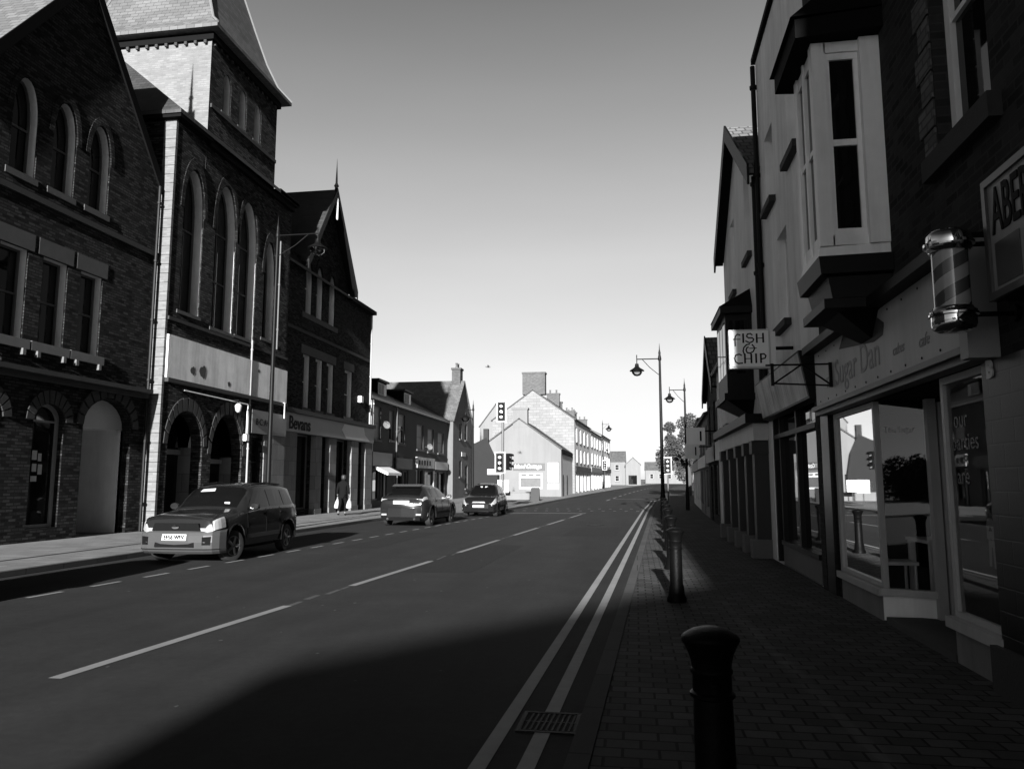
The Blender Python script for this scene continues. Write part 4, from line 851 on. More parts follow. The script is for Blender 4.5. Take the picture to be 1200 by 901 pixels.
for word in ((('F',[((135,400),(133,230),(150,165),(200,122),(270,142)),((80,240),(270,240))]),('I',[((345,112),(345,322))]),('S',[((575,150),(530,112),(455,122),(430,178),(480,214),(570,214),(607,250),(580,302),(500,330),(400,285))]),('H',[((685,120),(685,330)),((690,225),(840,225)),((845,112),(845,325))])),
  (('and',[((500,362),(420,372),(350,440),(330,520),(358,596)),((560,370),(610,430),(615,480),(580,540),(500,575),(430,560),(405,500),(430,440),(470,430)),((490,460),(670,455))]),),
  (('C',[((290,620),(230,590),(145,610),(106,680),(130,768),(200,810),(310,800)),]),('H',[((370,590),(370,802)),((375,700),(530,700)),((530,590),(530,802))]),('I',[((650,590),(650,802))]),('P',[((770,590),(770,802)),((760,600),(850,596),(898,642),(870,700),(790,712))]))):
    mb = MB()
    for nm, ps in word:
        for p_ in ps: strokes(mb, p_, .030 if len(p_) == 2 and p_[0][0] == p_[1][0] else (.014 if len(p_) == 2 else .022))
    mb.build('lettering', ink, fc)
# --- the rest of the right hand row
def house(name, label, F, L, D, zE, zR, wallm, roofm, wins, shops, fas=None, gable=False, ch=None, wf=None, brd=None, cat='building', group=None, sidem=None):
    t = thing(name, F.P(L/2, 0, 0), label, cat, group)
    mb = MB(); out_ = [(0,0),(L,0),(L,zE),(L/2,zR),(0,zE)] if gable else [(0,0),(L,0),(L,zE),(0,zE)]
    wall(mb, F, out_, wins+shops, .16)
    if sidem: mb.build('front_wall', wallm, t); mb = MB()
    shell(F, 0, L, D, zE, None if gable else zR, mb); mb.build('wall', sidem or wallm, t)
    r = roof_gable(F, 0, L, D, zE, zR, t, roofm, .15, .15, board=brd) if gable else roof_eaves(F, 0, L, D, zE, zR, t, roofm, .2)
    for o_ in wins: window(F, o_, t, wf or cream_paint, .09, -.09, True, sill=stone)
    for o_ in shops: window(F, o_, t, grey_paint, .1, -.1, False, name='shop_window')
    if fas: F.box(MB(), fas[0], fas[1], fas[2], fas[3], .003, .14).build('fascia', fas[4], t)
    if ch:
        p_ = F.P(ch, 0, -D/2); chimney(r, p_[0]-.4, p_[1]-.35, zR-.5, p_[0]+.4, p_[1]+.35, zR+1.1, brick_far, 3)
    return t
house('rendered_house', 'light grey rendered house beyond the pilastered shop on the right', Front(2.72,22.5,1.2,-1), 4.6, 8, 5.3, 7.6, render_pale, slate, [rect(.8,1.7,3.3,4.8), rect(2.9,3.8,3.3,4.8)], [rect(.5,1.9,.4,2.2), rect(3.0,3.9,.1,2.2)], (.3,4.3,2.3,2.9,sign_pale))
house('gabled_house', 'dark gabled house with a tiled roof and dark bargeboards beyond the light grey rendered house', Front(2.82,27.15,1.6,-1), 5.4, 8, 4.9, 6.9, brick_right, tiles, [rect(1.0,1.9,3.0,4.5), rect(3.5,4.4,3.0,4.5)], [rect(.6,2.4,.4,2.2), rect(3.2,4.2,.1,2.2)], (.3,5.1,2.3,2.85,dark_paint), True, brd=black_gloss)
house('white_roadside_house', 'low white rendered house with a dark slate roof behind the further street lamp', Front(3.0,32.6,2.0,-1), 8, 8, 4.4, 6.0, render_white, slate, [rect(1.0,1.9,2.9,4.0), rect(3.6,4.5,2.9,4.0), rect(6.0,6.9,2.9,4.0)], [rect(.8,2.4,.5,2.1), rect(3.4,4.2,.1,2.1), rect(5.5,7.2,.5,2.1)], (.5,7.4,2.2,2.7,fascia_grey), ch=5.5)
house('end_house', 'long rendered house ending the right hand row, in front of the leafy tree', Front(3.35,40.7,2.6,-1), 15, 9, 4.8, 7.0, render_grey, slate, [rect(2+k*3.6,2.9+k*3.6,2.9,4.2) for k in range(4)], [rect(1.6+k*3.6,3.2+k*3.6,.5,2.1) for k in range(4)], (.8,14,2.2,2.7,dark_paint), ch=3)
for (x, y, z, wd, hh, lb, mt) in ((1.75,27.0,2.85,.62,.58,'bright white box sign projecting over the far right pavement',sign_white),(1.85,29.5,2.45,.5,.55,'smaller white projecting sign behind the bright box sign',sign_white)):
    t = thing('projecting_sign', (x+wd/2,y,z), lb, 'sign', 'projecting signs along the right hand row')
    MB().box(x,y,z,x+wd,y+.12,z+hh).build('sign_box', mt, t); MB().box(x+wd*.72,y-.004,z+.12,x+wd*.82,y-.001,z+hh-.12).build('motif', ink, t)
    MB().tube([(x+wd,y+.06,z+hh*.8),(x+wd+.6,y+.06,z+hh*.8)], .025, 6).build('wall_arm', black_gloss, t)

# ------------------------------------------------------------------ beyond the junction
FW = Front(-14.4, 70, 90, 1)
b6 = thing('white_gable_cottage', (-10.5, 70, 0), 'white rendered cottage with a big sunlit gable carrying signs and posters', 'building')
mb = MB(); wall(mb, FW, [(0,-.3),(7.75,-.3),(7.75,4.45),(3.95,7.25),(0,4.45)], [], .1); shell(FW, 0, 7.75, 12, 4.45, None, mb); mb.build('wall', render_white, b6)
r_ = roof_gable(FW, 0, 7.75, 12, 4.45, 7.25, b6, slate, .12, .06)
chimney(r_, -11.1, 69.985, 6.55, -9.75, 70.8, 8.2, render_white, 0)
mb = MB(); FW.box(mb, 3.3, 6.25, 2.6, 3.25, .003, .06); sg = mb.build('name_sign', plain('sign_board_dark', .012, .5, .2, 3), b6)
text_mesh('Island Cottage', .5, FW.P(3.42, 2.8, .063), FW.right, (0,0,1), sign_white, sg, .004, sx=.86, shear=.25, bold=.012)
FW.box(MB(), 3.9, 6.0, .95, 2.35, .003, .05).build('notice_board', sign_white, b6)
for a in (4.05, 4.75, 5.4): FW.box(MB(), a, a+.5, 2.12, 2.26, .052, .055).build('notice_heading', plain('notice_print', .03, .7, .3, 6), b6)
FW.box(MB(), 4.0, 5.9, 1.1, 1.95, .052, .055).build('notice_text', plain('notice_sheet', .085, .7, .6, 9), b6)
mb = MB(); FW.box(mb, 6.45, 7.55, 1.5, 3.35, .003, .04); ps = mb.build('poster_frame', plain('poster_frame_paint', .06, .6, .2, 6), b6)
for z0, z1 in ((2.5,3.29),(1.56,2.44)): FW.box(MB(), 6.51, 7.49, z0, z1, .042, .047).build('poster', sign_white, ps)
FW.box(MB(), 6.5, 7.5, .9, 1.4, .003, .05).build('poster', sign_white, b6)
FC = Front(-6.65, 70, 0, 1)
each(FC, [(.2, 12, -.25, 4.1, .003, .02)], 'street_wall', plain('street_wall_lit_white', .75, .85, .2, 2), b6); each(FC, [(.9, 1.9, .2, 2.2, .021, .05), (5.0, 6.0, .2, 2.2, .021, .05)], 'door', dark_paint, b6)  # paler copy of the cottage white, standing in for light on this side
mb = MB(); FC.box(mb, .04, .2, -.2, 4.3, .003, .04); mb.build('corner_pipe', black, b6)
mb = MB(); FC.box(mb, 0, 12, 4.1, 4.3, .003, .1); mb.build('gutter', black, r_)
# near-black block built in the shape of a roof shadow on the gable
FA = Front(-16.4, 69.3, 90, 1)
an = thing('shadow_block', (-14.5, 69.3, 0), 'near-black block added as the shadow of a roof and chimney on the white cottage', 'building')
mb = MB(); wall(mb, FA, [(0,-.3),(4.1,-.3),(4.0,2.2),(3.65,4.1),(2.95,5.6),(1.9,5.1),(.9,4.9),(0,4.6)], [], .1); shell(FA, 0, 4.05, .65, 2.2, None, mb); mb.build('wall', plain('shadow_dark', .009, .9, .4, 3), an)
MB().box(-13.75,69.32,5.2,-13.3,69.8,6.4).build('chimney', plain('shadow_dark_chimney', .02, .9, .4, 3), an)  # chimney of the same shadow shape
house('hip_roofed_house', 'white house with a dark pointed roof peeping out behind the cottage', Front(-19.5,96,90,1,.3), 4.2, 4, 8.2, 11.0, render_white, slate, [rect(2.0,3.0,6.4,7.6)], [], None, True)
# terrace running up the hill
end_stone = masonry('pale_coursed_stone', .19, .155, .125, bw=.7, bh=.3, ms=.02, bump=.4); chim_brick = masonry('terrace_chimney_brick', .11, .075, .055); ang = 2.9; fr0 = Front(-6.4, 82.3, ang, 1)  # coursed stone end; fronts made paler than it to stand in for grazing sun
for i, (a, L, zE, zR, wm, lb, hz) in enumerate(((0,15.5,8.0,11.2,plain('terrace_white_render', .6, .85, .15, 2),'tall white three storey terrace house with a sunlit end wall beyond the cottage',.26),(15.6,15,7.6,10.2,render_pale,'middle house of the pale terrace with a row of upper windows',.4),(30.7,15.5,7.8,10.0,render_pale,'last house of the pale terrace where the road bends away',.55))):
    p_ = fr0.P(a, 0); Fh = Front(p_[0], p_[1], ang, 1, hz)
    n_ = 4; wins = [rect(1.2+k*3.6,2.3+k*3.6,5.6,7.2) for k in range(n_)] + [rect(1.2+k*3.6,2.3+k*3.6,3.4,4.9) for k in range(n_)]
    sh = [rect(.8+k*3.6,2.0+k*3.6,.3,2.3) for k in range(n_)] + [rect(2.4+k*3.6,3.2+k*3.6,.02,2.3) for k in range(n_)]
    t = house('terrace_house', lb, Fh, L, 9, zE, zR, wm, slate, wins, sh, (.3, L-.3, 2.4, 3.0, (dark_paint, fascia_shop, dark_paint)[i]), wf=white_paint, group='pale terrace on the left beyond the junction', sidem=end_stone)
    for q in (1.0, L-1.0):
        c_ = Fh.P(q, zR-.4, -4.5); big = q == 1.0 and i == 0; chimney(t, c_[0]-(1.25 if big else .8), c_[1]-(.6 if big else .4), c_[2], c_[0]+(1.25 if big else .8), c_[1]+(.6 if big else .4), c_[2]+(2.3 if big else 1.5), chim_brick, 0 if big else 2)
FH = Front(-6.5, 150, 90, 1, .83)
house('far_white_house', 'small white house with a grey roof at the far bend of the road', FH, 4.6, 7, 4.6, 6.6, render_white, slate_pale, [rect(.9,1.7,2.9,4.0), rect(2.6,3.4,2.9,4.0), rect(.9,1.7,.8,1.9), rect(2.6,3.4,.8,1.9)], [])
house('far_gable_house', 'small white gabled house with a dark doorway at the far bend of the road', Front(-1.85, 148, 90, 1, .83), 2.8, 8, 3.9, 5.2, render_white, slate_pale, [], [rect(.4,2.2,.1,2.0)], None, True)
house('distant_house', 'pale low house furthest away where the road disappears', Front(2.2, 178, 90, 1, 1.0), 9, 7, 3.2, 5.0, render_white, slate_pale, [rect(1+2*k,1.8+2*k,1.2,2.3) for k in range(4)], [])
lw = tag(MB().box(-12.2,61.0,0,-8.0,61.3,.72).box(-12.25,60.95,.722,-7.95,61.35,.8).build('low_wall', render_white), 'low white garden wall in front of the sunlit cottage gable', 'wall')
ab = thing('pavement_board', (-7.5, 58.2, .09), 'dark folding advertising board standing on the pavement before the cottage', 'sign board')
MB().hexa([(-7.85,58.0,.09),(-7.2,58.0,.09),(-7.2,58.04,.09),(-7.85,58.04,.09),(-7.85,58.25,1.15),(-7.2,58.25,1.15),(-7.2,58.29,1.15),(-7.85,58.29,1.15)]).build('front_board', dark_paint, ab)
MB().hexa([(-7.85,58.5,.09),(-7.2,58.5,.09),(-7.2,58.54,.09),(-7.85,58.54,.09),(-7.85,58.295,1.15),(-7.2,58.295,1.15),(-7.2,58.33,1.15),(-7.85,58.33,1.15)]).build('rear_board', dark_paint, ab)
for (x, y, lb) in ((-10.2,59.6,'white square sign board on a post before the low cottage wall'),(-9.0,52.5,'short pale post sign at the corner of the junction pavement')):
    t = thing('post_sign', (x,y,.09), lb, 'sign'); MB().tube([(x,y,.09),(x,y,1.5)], .035, 8).build('post', metal, t); MB().box(x-.38,y-.05,.85,x+.38,y-.038,1.7).build('board', sign_white, t)

# ------------------------------------------------------------------ trees
def tree(name, label, x, y, z, h, r, n, leafm=None, group=None, size=.28, conic=False, seed=1):
    rnd = random.Random(seed); t = thing(name, (x,y,z), label, 'tree', group)
    mb = MB(); mb.tube([(x,y,z),(x+.05,y,z+h*.25),(x-.05,y+.05,z+h*.5),(x,y,z+h*.85)], [.035*h,.028*h,.02*h,.006*h], 8)
    for k in range(9):
        a = rnd.random()*6.28; z0 = z+h*rnd.uniform(.3,.7); e = (x+math.cos(a)*r*.7, y+math.sin(a)*r*.7, z0+h*rnd.uniform(.08,.22)); mb.tube([(x,y,z0),((x+e[0])/2,(y+e[1])/2,(z0+e[2])/2+.15),e], [.012*h,.008*h,.003*h], 5, False)
    mb.build('trunk', bark, t, True)
    mb = MB(); cs = []
    for k in range(34):
        while True:
            p_ = Vector((rnd.uniform(-1,1), rnd.uniform(-1,1), rnd.uniform(-1,1)))
            if .3 < p_.length < 1: break
        if conic: f = 1-(p_.z+1)/2; p_.x *= f; p_.y *= f
        cs.append((Vector((x+p_.x*r, y+p_.y*r, z+h*.62+p_.z*h*.36)), r*rnd.uniform(.18,.36)))
    for k in range(n):
        c_, cr = rnd.choice(cs); d = Vector((rnd.gauss(0,1), rnd.gauss(0,1), rnd.gauss(0,1))).normalized()*cr*rnd.uniform(.5,1.05); p_ = c_+d
        u = Vector((rnd.gauss(0,1), rnd.gauss(0,1), rnd.gauss(0,.6))).normalized(); v = u.orthogonal().normalized(); s_ = size*rnd.uniform(.6,1.3)
        mb.poly([p_-u*s_*.5, p_+v*s_*.28, p_+u*s_*.5, p_-v*s_*.28])
    mb.build('crown', leafm or leaf, t)
    return t
tree('leafy_tree', 'full leafy tree at the end of the right hand row behind the second street lamp', 4.9, 74, .2, 7.6, 2.7, 11000, seed=3)
for i, (x, y, h, r, cn) in enumerate(((5.5,196,7.2,1.5,True),(8.4,200,6.4,1.4,True),(11.5,190,6.0,2.6,False),(14.5,205,7.4,3.0,False),(18.5,215,8.0,3.4,False),(21,180,6.5,3,False))):
    tree('distant_tree', 'pointed dark tree far up the road beside the distant house' if cn else 'rounded tree far up the road', x, y, gz(y), h, r, 900, None, 'trees far up the road', .6, cn, 20+i)

# ------------------------------------------------------------------ street lamps, signals, bollards
def lamp(x, y, h, sgn, arm, hs, label, z=.09):
    t = thing('street_lamp', (x,y,z), label, 'street lamp', 'street lamps along the street')
    MB().lathe([(.11,0),(.11,.9),(.09,1.0),(.075,1.3),(.06,h*.6),(.045,h-.35)], (x,y,z), 14).build('pole', black_gloss, t, True)
    MB().lathe([(.06,h-.35),(.075,h-.3),(.06,h-.2),(.04,h-.1),(.05,h-.05),(.02,h+.1),(.005,h+.35)], (x,y,z), 12).build('finial', black_gloss, t, True)
    xe = x + sgn*arm; mb = MB(); mb.tube([(x,y,z+h-.28),(xe,y,z+h-.28)], .022, 8)
    mb.tube([(x+sgn*.03,y,z+h-.95),(x+sgn*arm*.45,y,z+h-.62),(x+sgn*arm*.75,y,z+h-.3)], .014, 6); mb.tube([(xe,y,z+h-.1),(xe,y,z+h-.45)], .018, 8); mb.build('bracket_arm', black_gloss, t, True)
    zz = z+h-.45; hd = MB().lathe([(.03*hs,0),(.12*hs,-.04*hs),(.14*hs,-.22*hs),(.2*hs,-.3*hs),(.48*hs,-.48*hs),(.5*hs,-.53*hs),(.42*hs,-.53*hs)], (xe,y,zz), 20).build('lamp_head', black_gloss, t, True)
    MB().lathe([(.36*hs,-.54*hs),(.34*hs,-.68*hs),(.2*hs,-.84*hs),(.04*hs,-.88*hs)], (xe,y,zz), 18).build('lamp_bowl', lantern_glass, hd, True)
    return t
lamp(-11.1, 22.2, 9.55, 1, 1.35, .62, 'tall street lamp with a glass bowl in front of the tower building')
lamp(1.06, 31.5, 6.75, -1, .92, .6, 'nearer black street lamp standing in the line of bollards')
lamp(2.7, 42.2, 6.7, -1, .8, .6, 'black street lamp against the low white house before the leafy tree')
lamp(-10.1, 47.6, 6.3, -1, .5, .7, 'dark street lamp in front of the stone gable building')
lamp(-4.6, 112, 9.5, 1, .9, 1.0, 'thin far street lamp at the end of the pale terrace', gz(112)+.09)
def signal_head(t, x, y, z, ang, board=True, h=.95):
    d = Vector((math.sin(ang), -math.cos(ang), 0)); r_ = Vector((math.cos(ang), math.sin(ang), 0)); c0 = Vector((x,y,z))
    def bx(mb, a0, a1, n0, n1, z0, z1):
        P_ = lambda a, n_, q: tuple(c0 + r_*a + d*n_ + Vector((0,0,q)))
        return mb.hexa([P_(a0,n0,z0),P_(a1,n0,z0),P_(a1,n1,z0),P_(a0,n1,z0),P_(a0,n0,z1),P_(a1,n0,z1),P_(a1,n1,z1),P_(a0,n1,z1)])
    hb = bx(MB(), -.15, .15, -.12, .1, 0, h).build('signal_box', black, t)
    if board:
        bx(MB(), -.27, .27, -.02, .0, -.12, h+.12).build('backing_board', dark_paint, hb)
        mb = MB(); bx(mb,-.29,-.25,-.022,.008,-.14,h+.14); bx(mb,.25,.29,-.022,.008,-.14,h+.14); bx(mb,-.25,.25,-.022,.008,h+.1,h+.14); bx(mb,-.25,.25,-.022,.008,-.14,-.1); mb.build('board_edge', sign_white, hb)
    for k in range(3):
        q = h*(k+.5)/3; cc = c0 + d*.105 + Vector((0,0,q)); ring = [tuple(cc + r_*(.105*math.cos(a)) + Vector((0,0,.105*math.sin(a)))) for a in [j*math.pi/8 for j in range(16)]]
        MB().prism(ring, [tuple(Vector(p_)+d*.012) for p_ in ring]).build('lens', lamp_lens, hb)
        mb = MB(); ar = [j*math.pi/8 for j in range(9)]
        for a0, a1 in zip(ar, ar[1:]):
            f = lambda a, rr, n_: tuple(cc + r_*(rr*math.cos(a)) + Vector((0,0,rr*math.sin(a))) + d*n_)
            mb.prism([f(a0,.115,0),f(a1,.115,0),f(a1,.13,0),f(a0,.13,0)], [f(a0,.115,.16),f(a1,.115,.16),f(a1,.13,.16),f(a0,.13,.16)])
        mb.build('visor', black, hb)
tl = thing('traffic_light', (-7.55, 43.9, .09), 'tall traffic signal with a high and a low head before the white cottage', 'traffic light')
MB().tube([(-7.55,43.9,.09),(-7.55,43.9,6.1)], .07, 10).build('pole', metal, tl, True)
signal_head(tl, -7.62, 43.78, 5.15, 0); signal_head(tl, -7.7, 43.78, 2.2, 0); signal_head(tl, -7.2, 43.95, 2.25, 1.2, False)
MB().box(-8.45,43.86,2.0,-7.65,43.9,2.3).build('direction_plate', sign_white, tl)
tl = thing('traffic_light', (2.3, 57, .13), 'traffic signal with a white edged backing board beside the right pavement', 'traffic light')
MB().tube([(2.3,57,.1),(2.3,57,3.3)], .06, 10).build('pole', metal, tl, True); signal_head(tl, 2.3, 56.9, 2.25, 0)
tl = thing('traffic_light', (-3.9, 100, .5), 'small dark traffic signal far off at the end of the pale terrace', 'traffic light')
MB().tube([(-3.9,100,.45),(-3.9,100,4.2)], .06, 8).build('pole', metal, tl, True); signal_head(tl, -3.9, 99.9, 3.2, 0)
bollard_paint = plain('bollard_paint', .003, .4, .6, 25, .25, 45, spec=.05)
bol = proto('bollard', '', 'bollard', 'black bollards along the right kerb')
MB().lathe([(.125,0),(.125,.05),(.105,.09),(.095,.2),(.082,.24),(.078,.66),(.076,.70)], (0,0,0), 24).build('post', bollard_paint, bol, True, 30)
MB().lathe([(.078,.70),(.09,.708),(.09,.722),(.078,.73),(.077,.80),(.084,.806),(.084,.82),(.078,.826),(.081,.85),(.09,.885),(.105,.92),(.117,.942),(.118,.953),(.105,.968),(.075,.986),(.04,.997),(.0,1.0)], (0,0,0), 24).build('head', bollard_paint, bol, True, 50)
MB().lathe([(.0,-.012),(.012,-.01),(.014,0)], (0,-.079,.765), 8, 'y').build('bolt', bollard_paint, bol)
bl = ['black bollard with a domed head closest to the cafe door, in deep shade', 'second black bollard, standing alone ahead of the nearest one', 'third black bollard, just behind the second one in the sunlit pavement', 'fourth black bollard along the sunlit kerb pavement']
ys = [3.3, 10.2, 13.9, 17.6, 21.2, 24.8, 28.3, 34.5, 38.0, 41.5]
for i, y in enumerate(ys):
    q = bol if i == 0 else dup(bol)
    q.scale = (1, 1, .925); q.rotation_euler = (R((i*37 % 7-3)*.25), R((i*53 % 5-2)*.3), i*.9)
    q.location = (.205+.0275*y, y, .092); q['label'] = bl[i] if i < 4 else 'black bollard in the close packed far end of the line beside the street lamp'
    BASE[q.name] = Vector(q.location)

# ------------------------------------------------------------------ cars
def car(name, label, spec, paint, bumper, front_face=True, steer=0, plate='', style='mpv'):
    root = proto(name, label, 'car', 'cars parked on the left'); L = spec[-1][0]; W_ = max(s[4] for s in spec)
    def at(y):
        y = min(max(y, 0), L)
        for a, b_ in zip(spec, spec[1:]):
            if y <= b_[0]:
                t = (y-a[0])/max(1e-6, b_[0]-a[0]); return [a[i]+(b_[i]-a[i])*t for i in range(7)]
    def section(y):
        _, zb, zl, zt, wl, wb, wt = at(y); h = zl-zb
        return [(0,zb),(wl*.8,zb),(wl*.96,zb+h*.1),(wl,zb+h*.3),(wl,zb+h*.62),(wl*.4+wb*.6,zl-h*.08),(wb,zl),(wt+(wb-wt)*.12,zl+(zt-zl)*.84),(wt*.8,zl+(zt-zl)*.985),(wt*.4,zt+.012),(0,zt+.016)]
    ysn = sorted(set([s[0] for s in spec] + [a[0]+(b_[0]-a[0])*.5 for a, b_ in zip(spec, spec[1:])]))
    mb = MB(); rings = []
    for y in ysn:
        h_ = section(y); rings.append([(x, y-L/2, z) for x, z in h_] + [(-x, y-L/2, z) for x, z in h_[-2:0:-1]])
    k = len(rings[0]); vs = [p_ for rg in rings for p_ in rg]; fs = []
    for i in range(len(rings)-1):
        for j in range(k): fs.append((i*k+j, i*k+(j+1)%k, (i+1)*k+(j+1)%k, (i+1)*k+j))
    fs += [tuple(range(k))[::-1], tuple(range((len(rings)-1)*k, len(rings)*k))]
    mb.add(vs, fs); body = mb.build('body', paint, root, True, 50)
    rw = {'mpv':.305,'hatch':.32,'small':.285}[style]; fy = {'mpv':.78,'hatch':.86,'small':.66}[style]; ry = L - {'mpv':.66,'hatch':.82,'small':.52}[style]
    cut = MB()
    for yy in (fy, ry):
        for sx_ in (-1, 1): cut.tube([(sx_*(W_-.26), yy-L/2, rw+.03), (sx_*(W_+.3), yy-L/2, rw+.03)], rw+.075, 28)
    co = cut.build('cutter', black, None)
    md = body.modifiers.new('b', 'BOOLEAN'); md.operation = 'DIFFERENCE'; md.object = co; md.solver = 'EXACT'
    dg = bpy.context.evaluated_depsgraph_get(); me = bpy.data.meshes.new_from_object(body.evaluated_get(dg)); body.modifiers.clear(); body.data = me
    bpy.data.objects.remove(co)
    me.materials.clear(); me.materials.append(paint)
    bm = bmesh.new(); bm.from_mesh(me)
    for e in bm.edges:
        if len(e.link_faces) == 2: e.smooth = e.calc_face_angle(0) < R(45)
    for f_ in bm.faces: f_.smooth = True
    bm.to_mesh(me); bm.free()
    # arches
    for yy in (fy, ry):
        for sx_ in (-1, 1):
            pts = [(sx_*(W_+.004), yy-L/2+(rw+.085)*math.cos(a), rw+.03+(rw+.085)*math.sin(a)) for a in [R(-8)+R(196)*j/12 for j in range(13)]]
            MB().tube(pts, .022, 6).build('wheel_arch', paint if style != 'mpv' else car_dark, root, True)
    def sp_(y, u, side, off=.007):
        s_ = section(y); a, b_ = s_[6], s_[7]; x = a[0]+(b_[0]-a[0])*u + off; z = a[1]+(b_[1]-a[1])*u + .002; return (side*x, y-L/2, z)
    wins = {'mpv':[(1.32,1.80,2.30,2.28),(2.40,2.38,3.08,3.06),(3.16,3.14,3.66,3.5)], 'hatch':[(1.45,2.0,2.55,2.52),(2.65,2.62,3.35,3.2),(3.43,3.28,3.72,3.5)], 'small':[(1.15,1.6,2.15,2.12),(2.25,2.22,2.9,2.8)]}[style]
    for (a0, a1, b0, b1_) in wins:
        for side in (-1, 1):
            q = MB(); m_ = 4
            lo_ = [sp_(a0+(b0-a0)*j/m_, .08, side) for j in range(m_+1)]; hi = [sp_(a1+(b1_-a1)*j/m_, .9, side) for j in range(m_+1)]
            for j in range(m_): q.poly([lo_[j], lo_[j+1], hi[j+1], hi[j]])
            q.build('side_window', car_glass, root)
    def screen(ya, yb, nm, sgn):
        q = MB(); rows = []
        for j in range(5):
            y = ya+(yb-ya)*j/4; s_ = section(y); row = [(s_[7][0]*.95, s_[7][1]), (s_[8][0], s_[8][1]), (s_[9][0], s_[9][1]), (0, s_[10][1])]
            full = row + [(-x, z) for x, z in row[-2::-1]]; rows.append([(x, y-L/2+sgn*.006, z+.009) for x, z in full])
        for r0, r1 in zip(rows, rows[1:]):
            for j in range(6): q.poly([r0[j], r0[j+1], r1[j+1], r1[j]])
        return q.build(nm, car_glass, root, True)
    sc = {'mpv':(1.16,1.68),'hatch':(1.30,1.92),'small':(1.0,1.52)}[style]; ws = screen(*sc, 'windscreen', -1)
    rc = {'mpv':(3.72,3.90),'hatch':(3.66,4.08),'small':(3.2,3.44)}[style]; screen(*rc, 'rear_window', 1)
    def patch(ya, yb, za, zb_, nm, off=.012, m_=None):
        for side in (-1, 1):
            q = MB(); rows = []
            for j in range(6):
                y = ya+(yb-ya)*j/5; s_ = section(y); row = []
                for i in range(5):
                    t = za+(zb_-za)*i/4; ki = int(t); f_ = t-ki; a, b_ = s_[ki], s_[ki+1]; row.append((side*(a[0]+(b_[0]-a[0])*f_+off), y-L/2-(off if ya < L/2 else -off), a[1]+(b_[1]-a[1])*f_+.003))
                rows.append(row)
            for r0, r1 in zip(rows, rows[1:]):
                for i in range(4): q.poly([r0[i], r0[i+1], r1[i+1], r1[i]])
            edge = rows[0] if ya < L/2 else rows[-1]; sg = 1 if ya < L/2 else -1
            back = [(p_[0]*.72, p_[1]+sg*.0, p_[2]-(.0)) for p_ in edge]
            for i in range(4): q.poly([edge[i], edge[i+1], back[i+1], back[i]])
            q.build(nm, m_ or lamp_lens, root, True, 60)
    # wheels
    for yy, st in ((fy, steer), (ry, 0)):
        for sx_ in (-1, 1):
            ty = MB().lathe([(rw*.62,-.085),(rw*.9,-.1),(rw*.985,-.085),(rw,-.05),(rw,.05),(rw*.985,.085),(rw*.9,.1),(rw*.62,.085)], (0,0,0), 28, 'x').build('wheel', rubber, root, True, 50)
            ty.location = (sx_*(W_-.115), yy-L/2, rw); ty.rotation_euler.z = R(st)
            mb = MB(); mb.lathe([(rw*.62,.06),(rw*.64,.088),(rw*.58,.088),(rw*.56,.05)], (0,0,0), 24, 'x') if sx_ > 0 else mb.lathe([(rw*.62,-.06),(rw*.64,-.088),(rw*.58,-.088),(rw*.56,-.05)], (0,0,0), 24, 'x')
            for j in range(5):
                a = j*2*math.pi/5; mb.tube([(sx_*.075, .03*math.cos(a), .03*math.sin(a)), (sx_*.078, rw*.6*math.cos(a), rw*.6*math.sin(a))], [.035,.028], 6)
            mb.lathe([(.05,sx_*.05),(.05,sx_*.09),(.03,sx_*.1)], (0,0,0), 12, 'x'); mb.build('rim', alloy, ty, True)
    def fz(x, z, y, w_, h_, d_=.03, nm='x', m_=black, par=None, taper=0):
        return MB().hexa([(x-w_/2,y-L/2-d_,z-h_/2),(x+w_/2,y-L/2-d_,z-h_/2),(x+w_/2,y-L/2+.06,z-h_/2),(x-w_/2,y-L/2+.06,z-h_/2),(x-w_/2+taper,y-L/2-d_*.8,z+h_/2),(x+w_/2-taper,y-L/2-d_*.8,z+h_/2),(x+w_/2-taper,y-L/2+.06,z+h_/2),(x-w_/2+taper,y-L/2+.06,z+h_/2)]).build(nm, m_, par or root)
    # side mirrors, handles, rub strip, door lines
    for sx_ in (-1, 1):
        y = sc[0]+.28; s_ = section(y); mb = MB(); c_ = (sx_*(s_[6][0]+.11), y-L/2, s_[6][1]+.07)
        mb.lathe([(.02,-.05),(.075,-.045),(.085,0),(.06,.05),(.01,.07)], (0,0,0), 12, 'y')
        mb.v = [(c_[0]+v[0]*1.25, c_[1]+v[1]*1.0, c_[2]+v[2]*.85) for v in mb.v]; mb.box(c_[0]-sx_*.14-.03, c_[1]-.03, c_[2]-.05, c_[0]-sx_*.05+.03, c_[1]+.03, c_[2]-.02)
        mr_ = mb.build('wing_mirror', paint, root, True)
        MB().box(c_[0]-.075, c_[1]+.06, c_[2]-.045, c_[0]+.075, c_[1]+.072, c_[2]+.045).build('mirror_glass', chrome, mr_)
        for yy in ((2.2, 3.0) if style != 'small' else (2.0, 2.75)):
            s_ = section(yy); MB().box(sx_*(s_[5][0]+.003), yy-L/2-.09, s_[5][1]-.06, sx_*(s_[5][0]+.03), yy-L/2+.09, s_[5][1]-.03).build('door_handle', paint, root)
        for yy in (fy+.52, (fy+ry)/2+.12, ry-.46):
            pr = section(yy); pts = [(sx_*(x+.0025), yy-L/2, z) for x, z in pr[3:7]]; MB().tube(pts, .006, 5).build('door_seam', black, root)
        pr = section((fy+ry)/2); MB().box(sx_*(W_-.01), fy+.5-L/2, .42, sx_*(W_+.018), ry-.5-L/2, .5).build('rub_strip', bumper if style == 'mpv' else black, root)
    zf = spec[0]
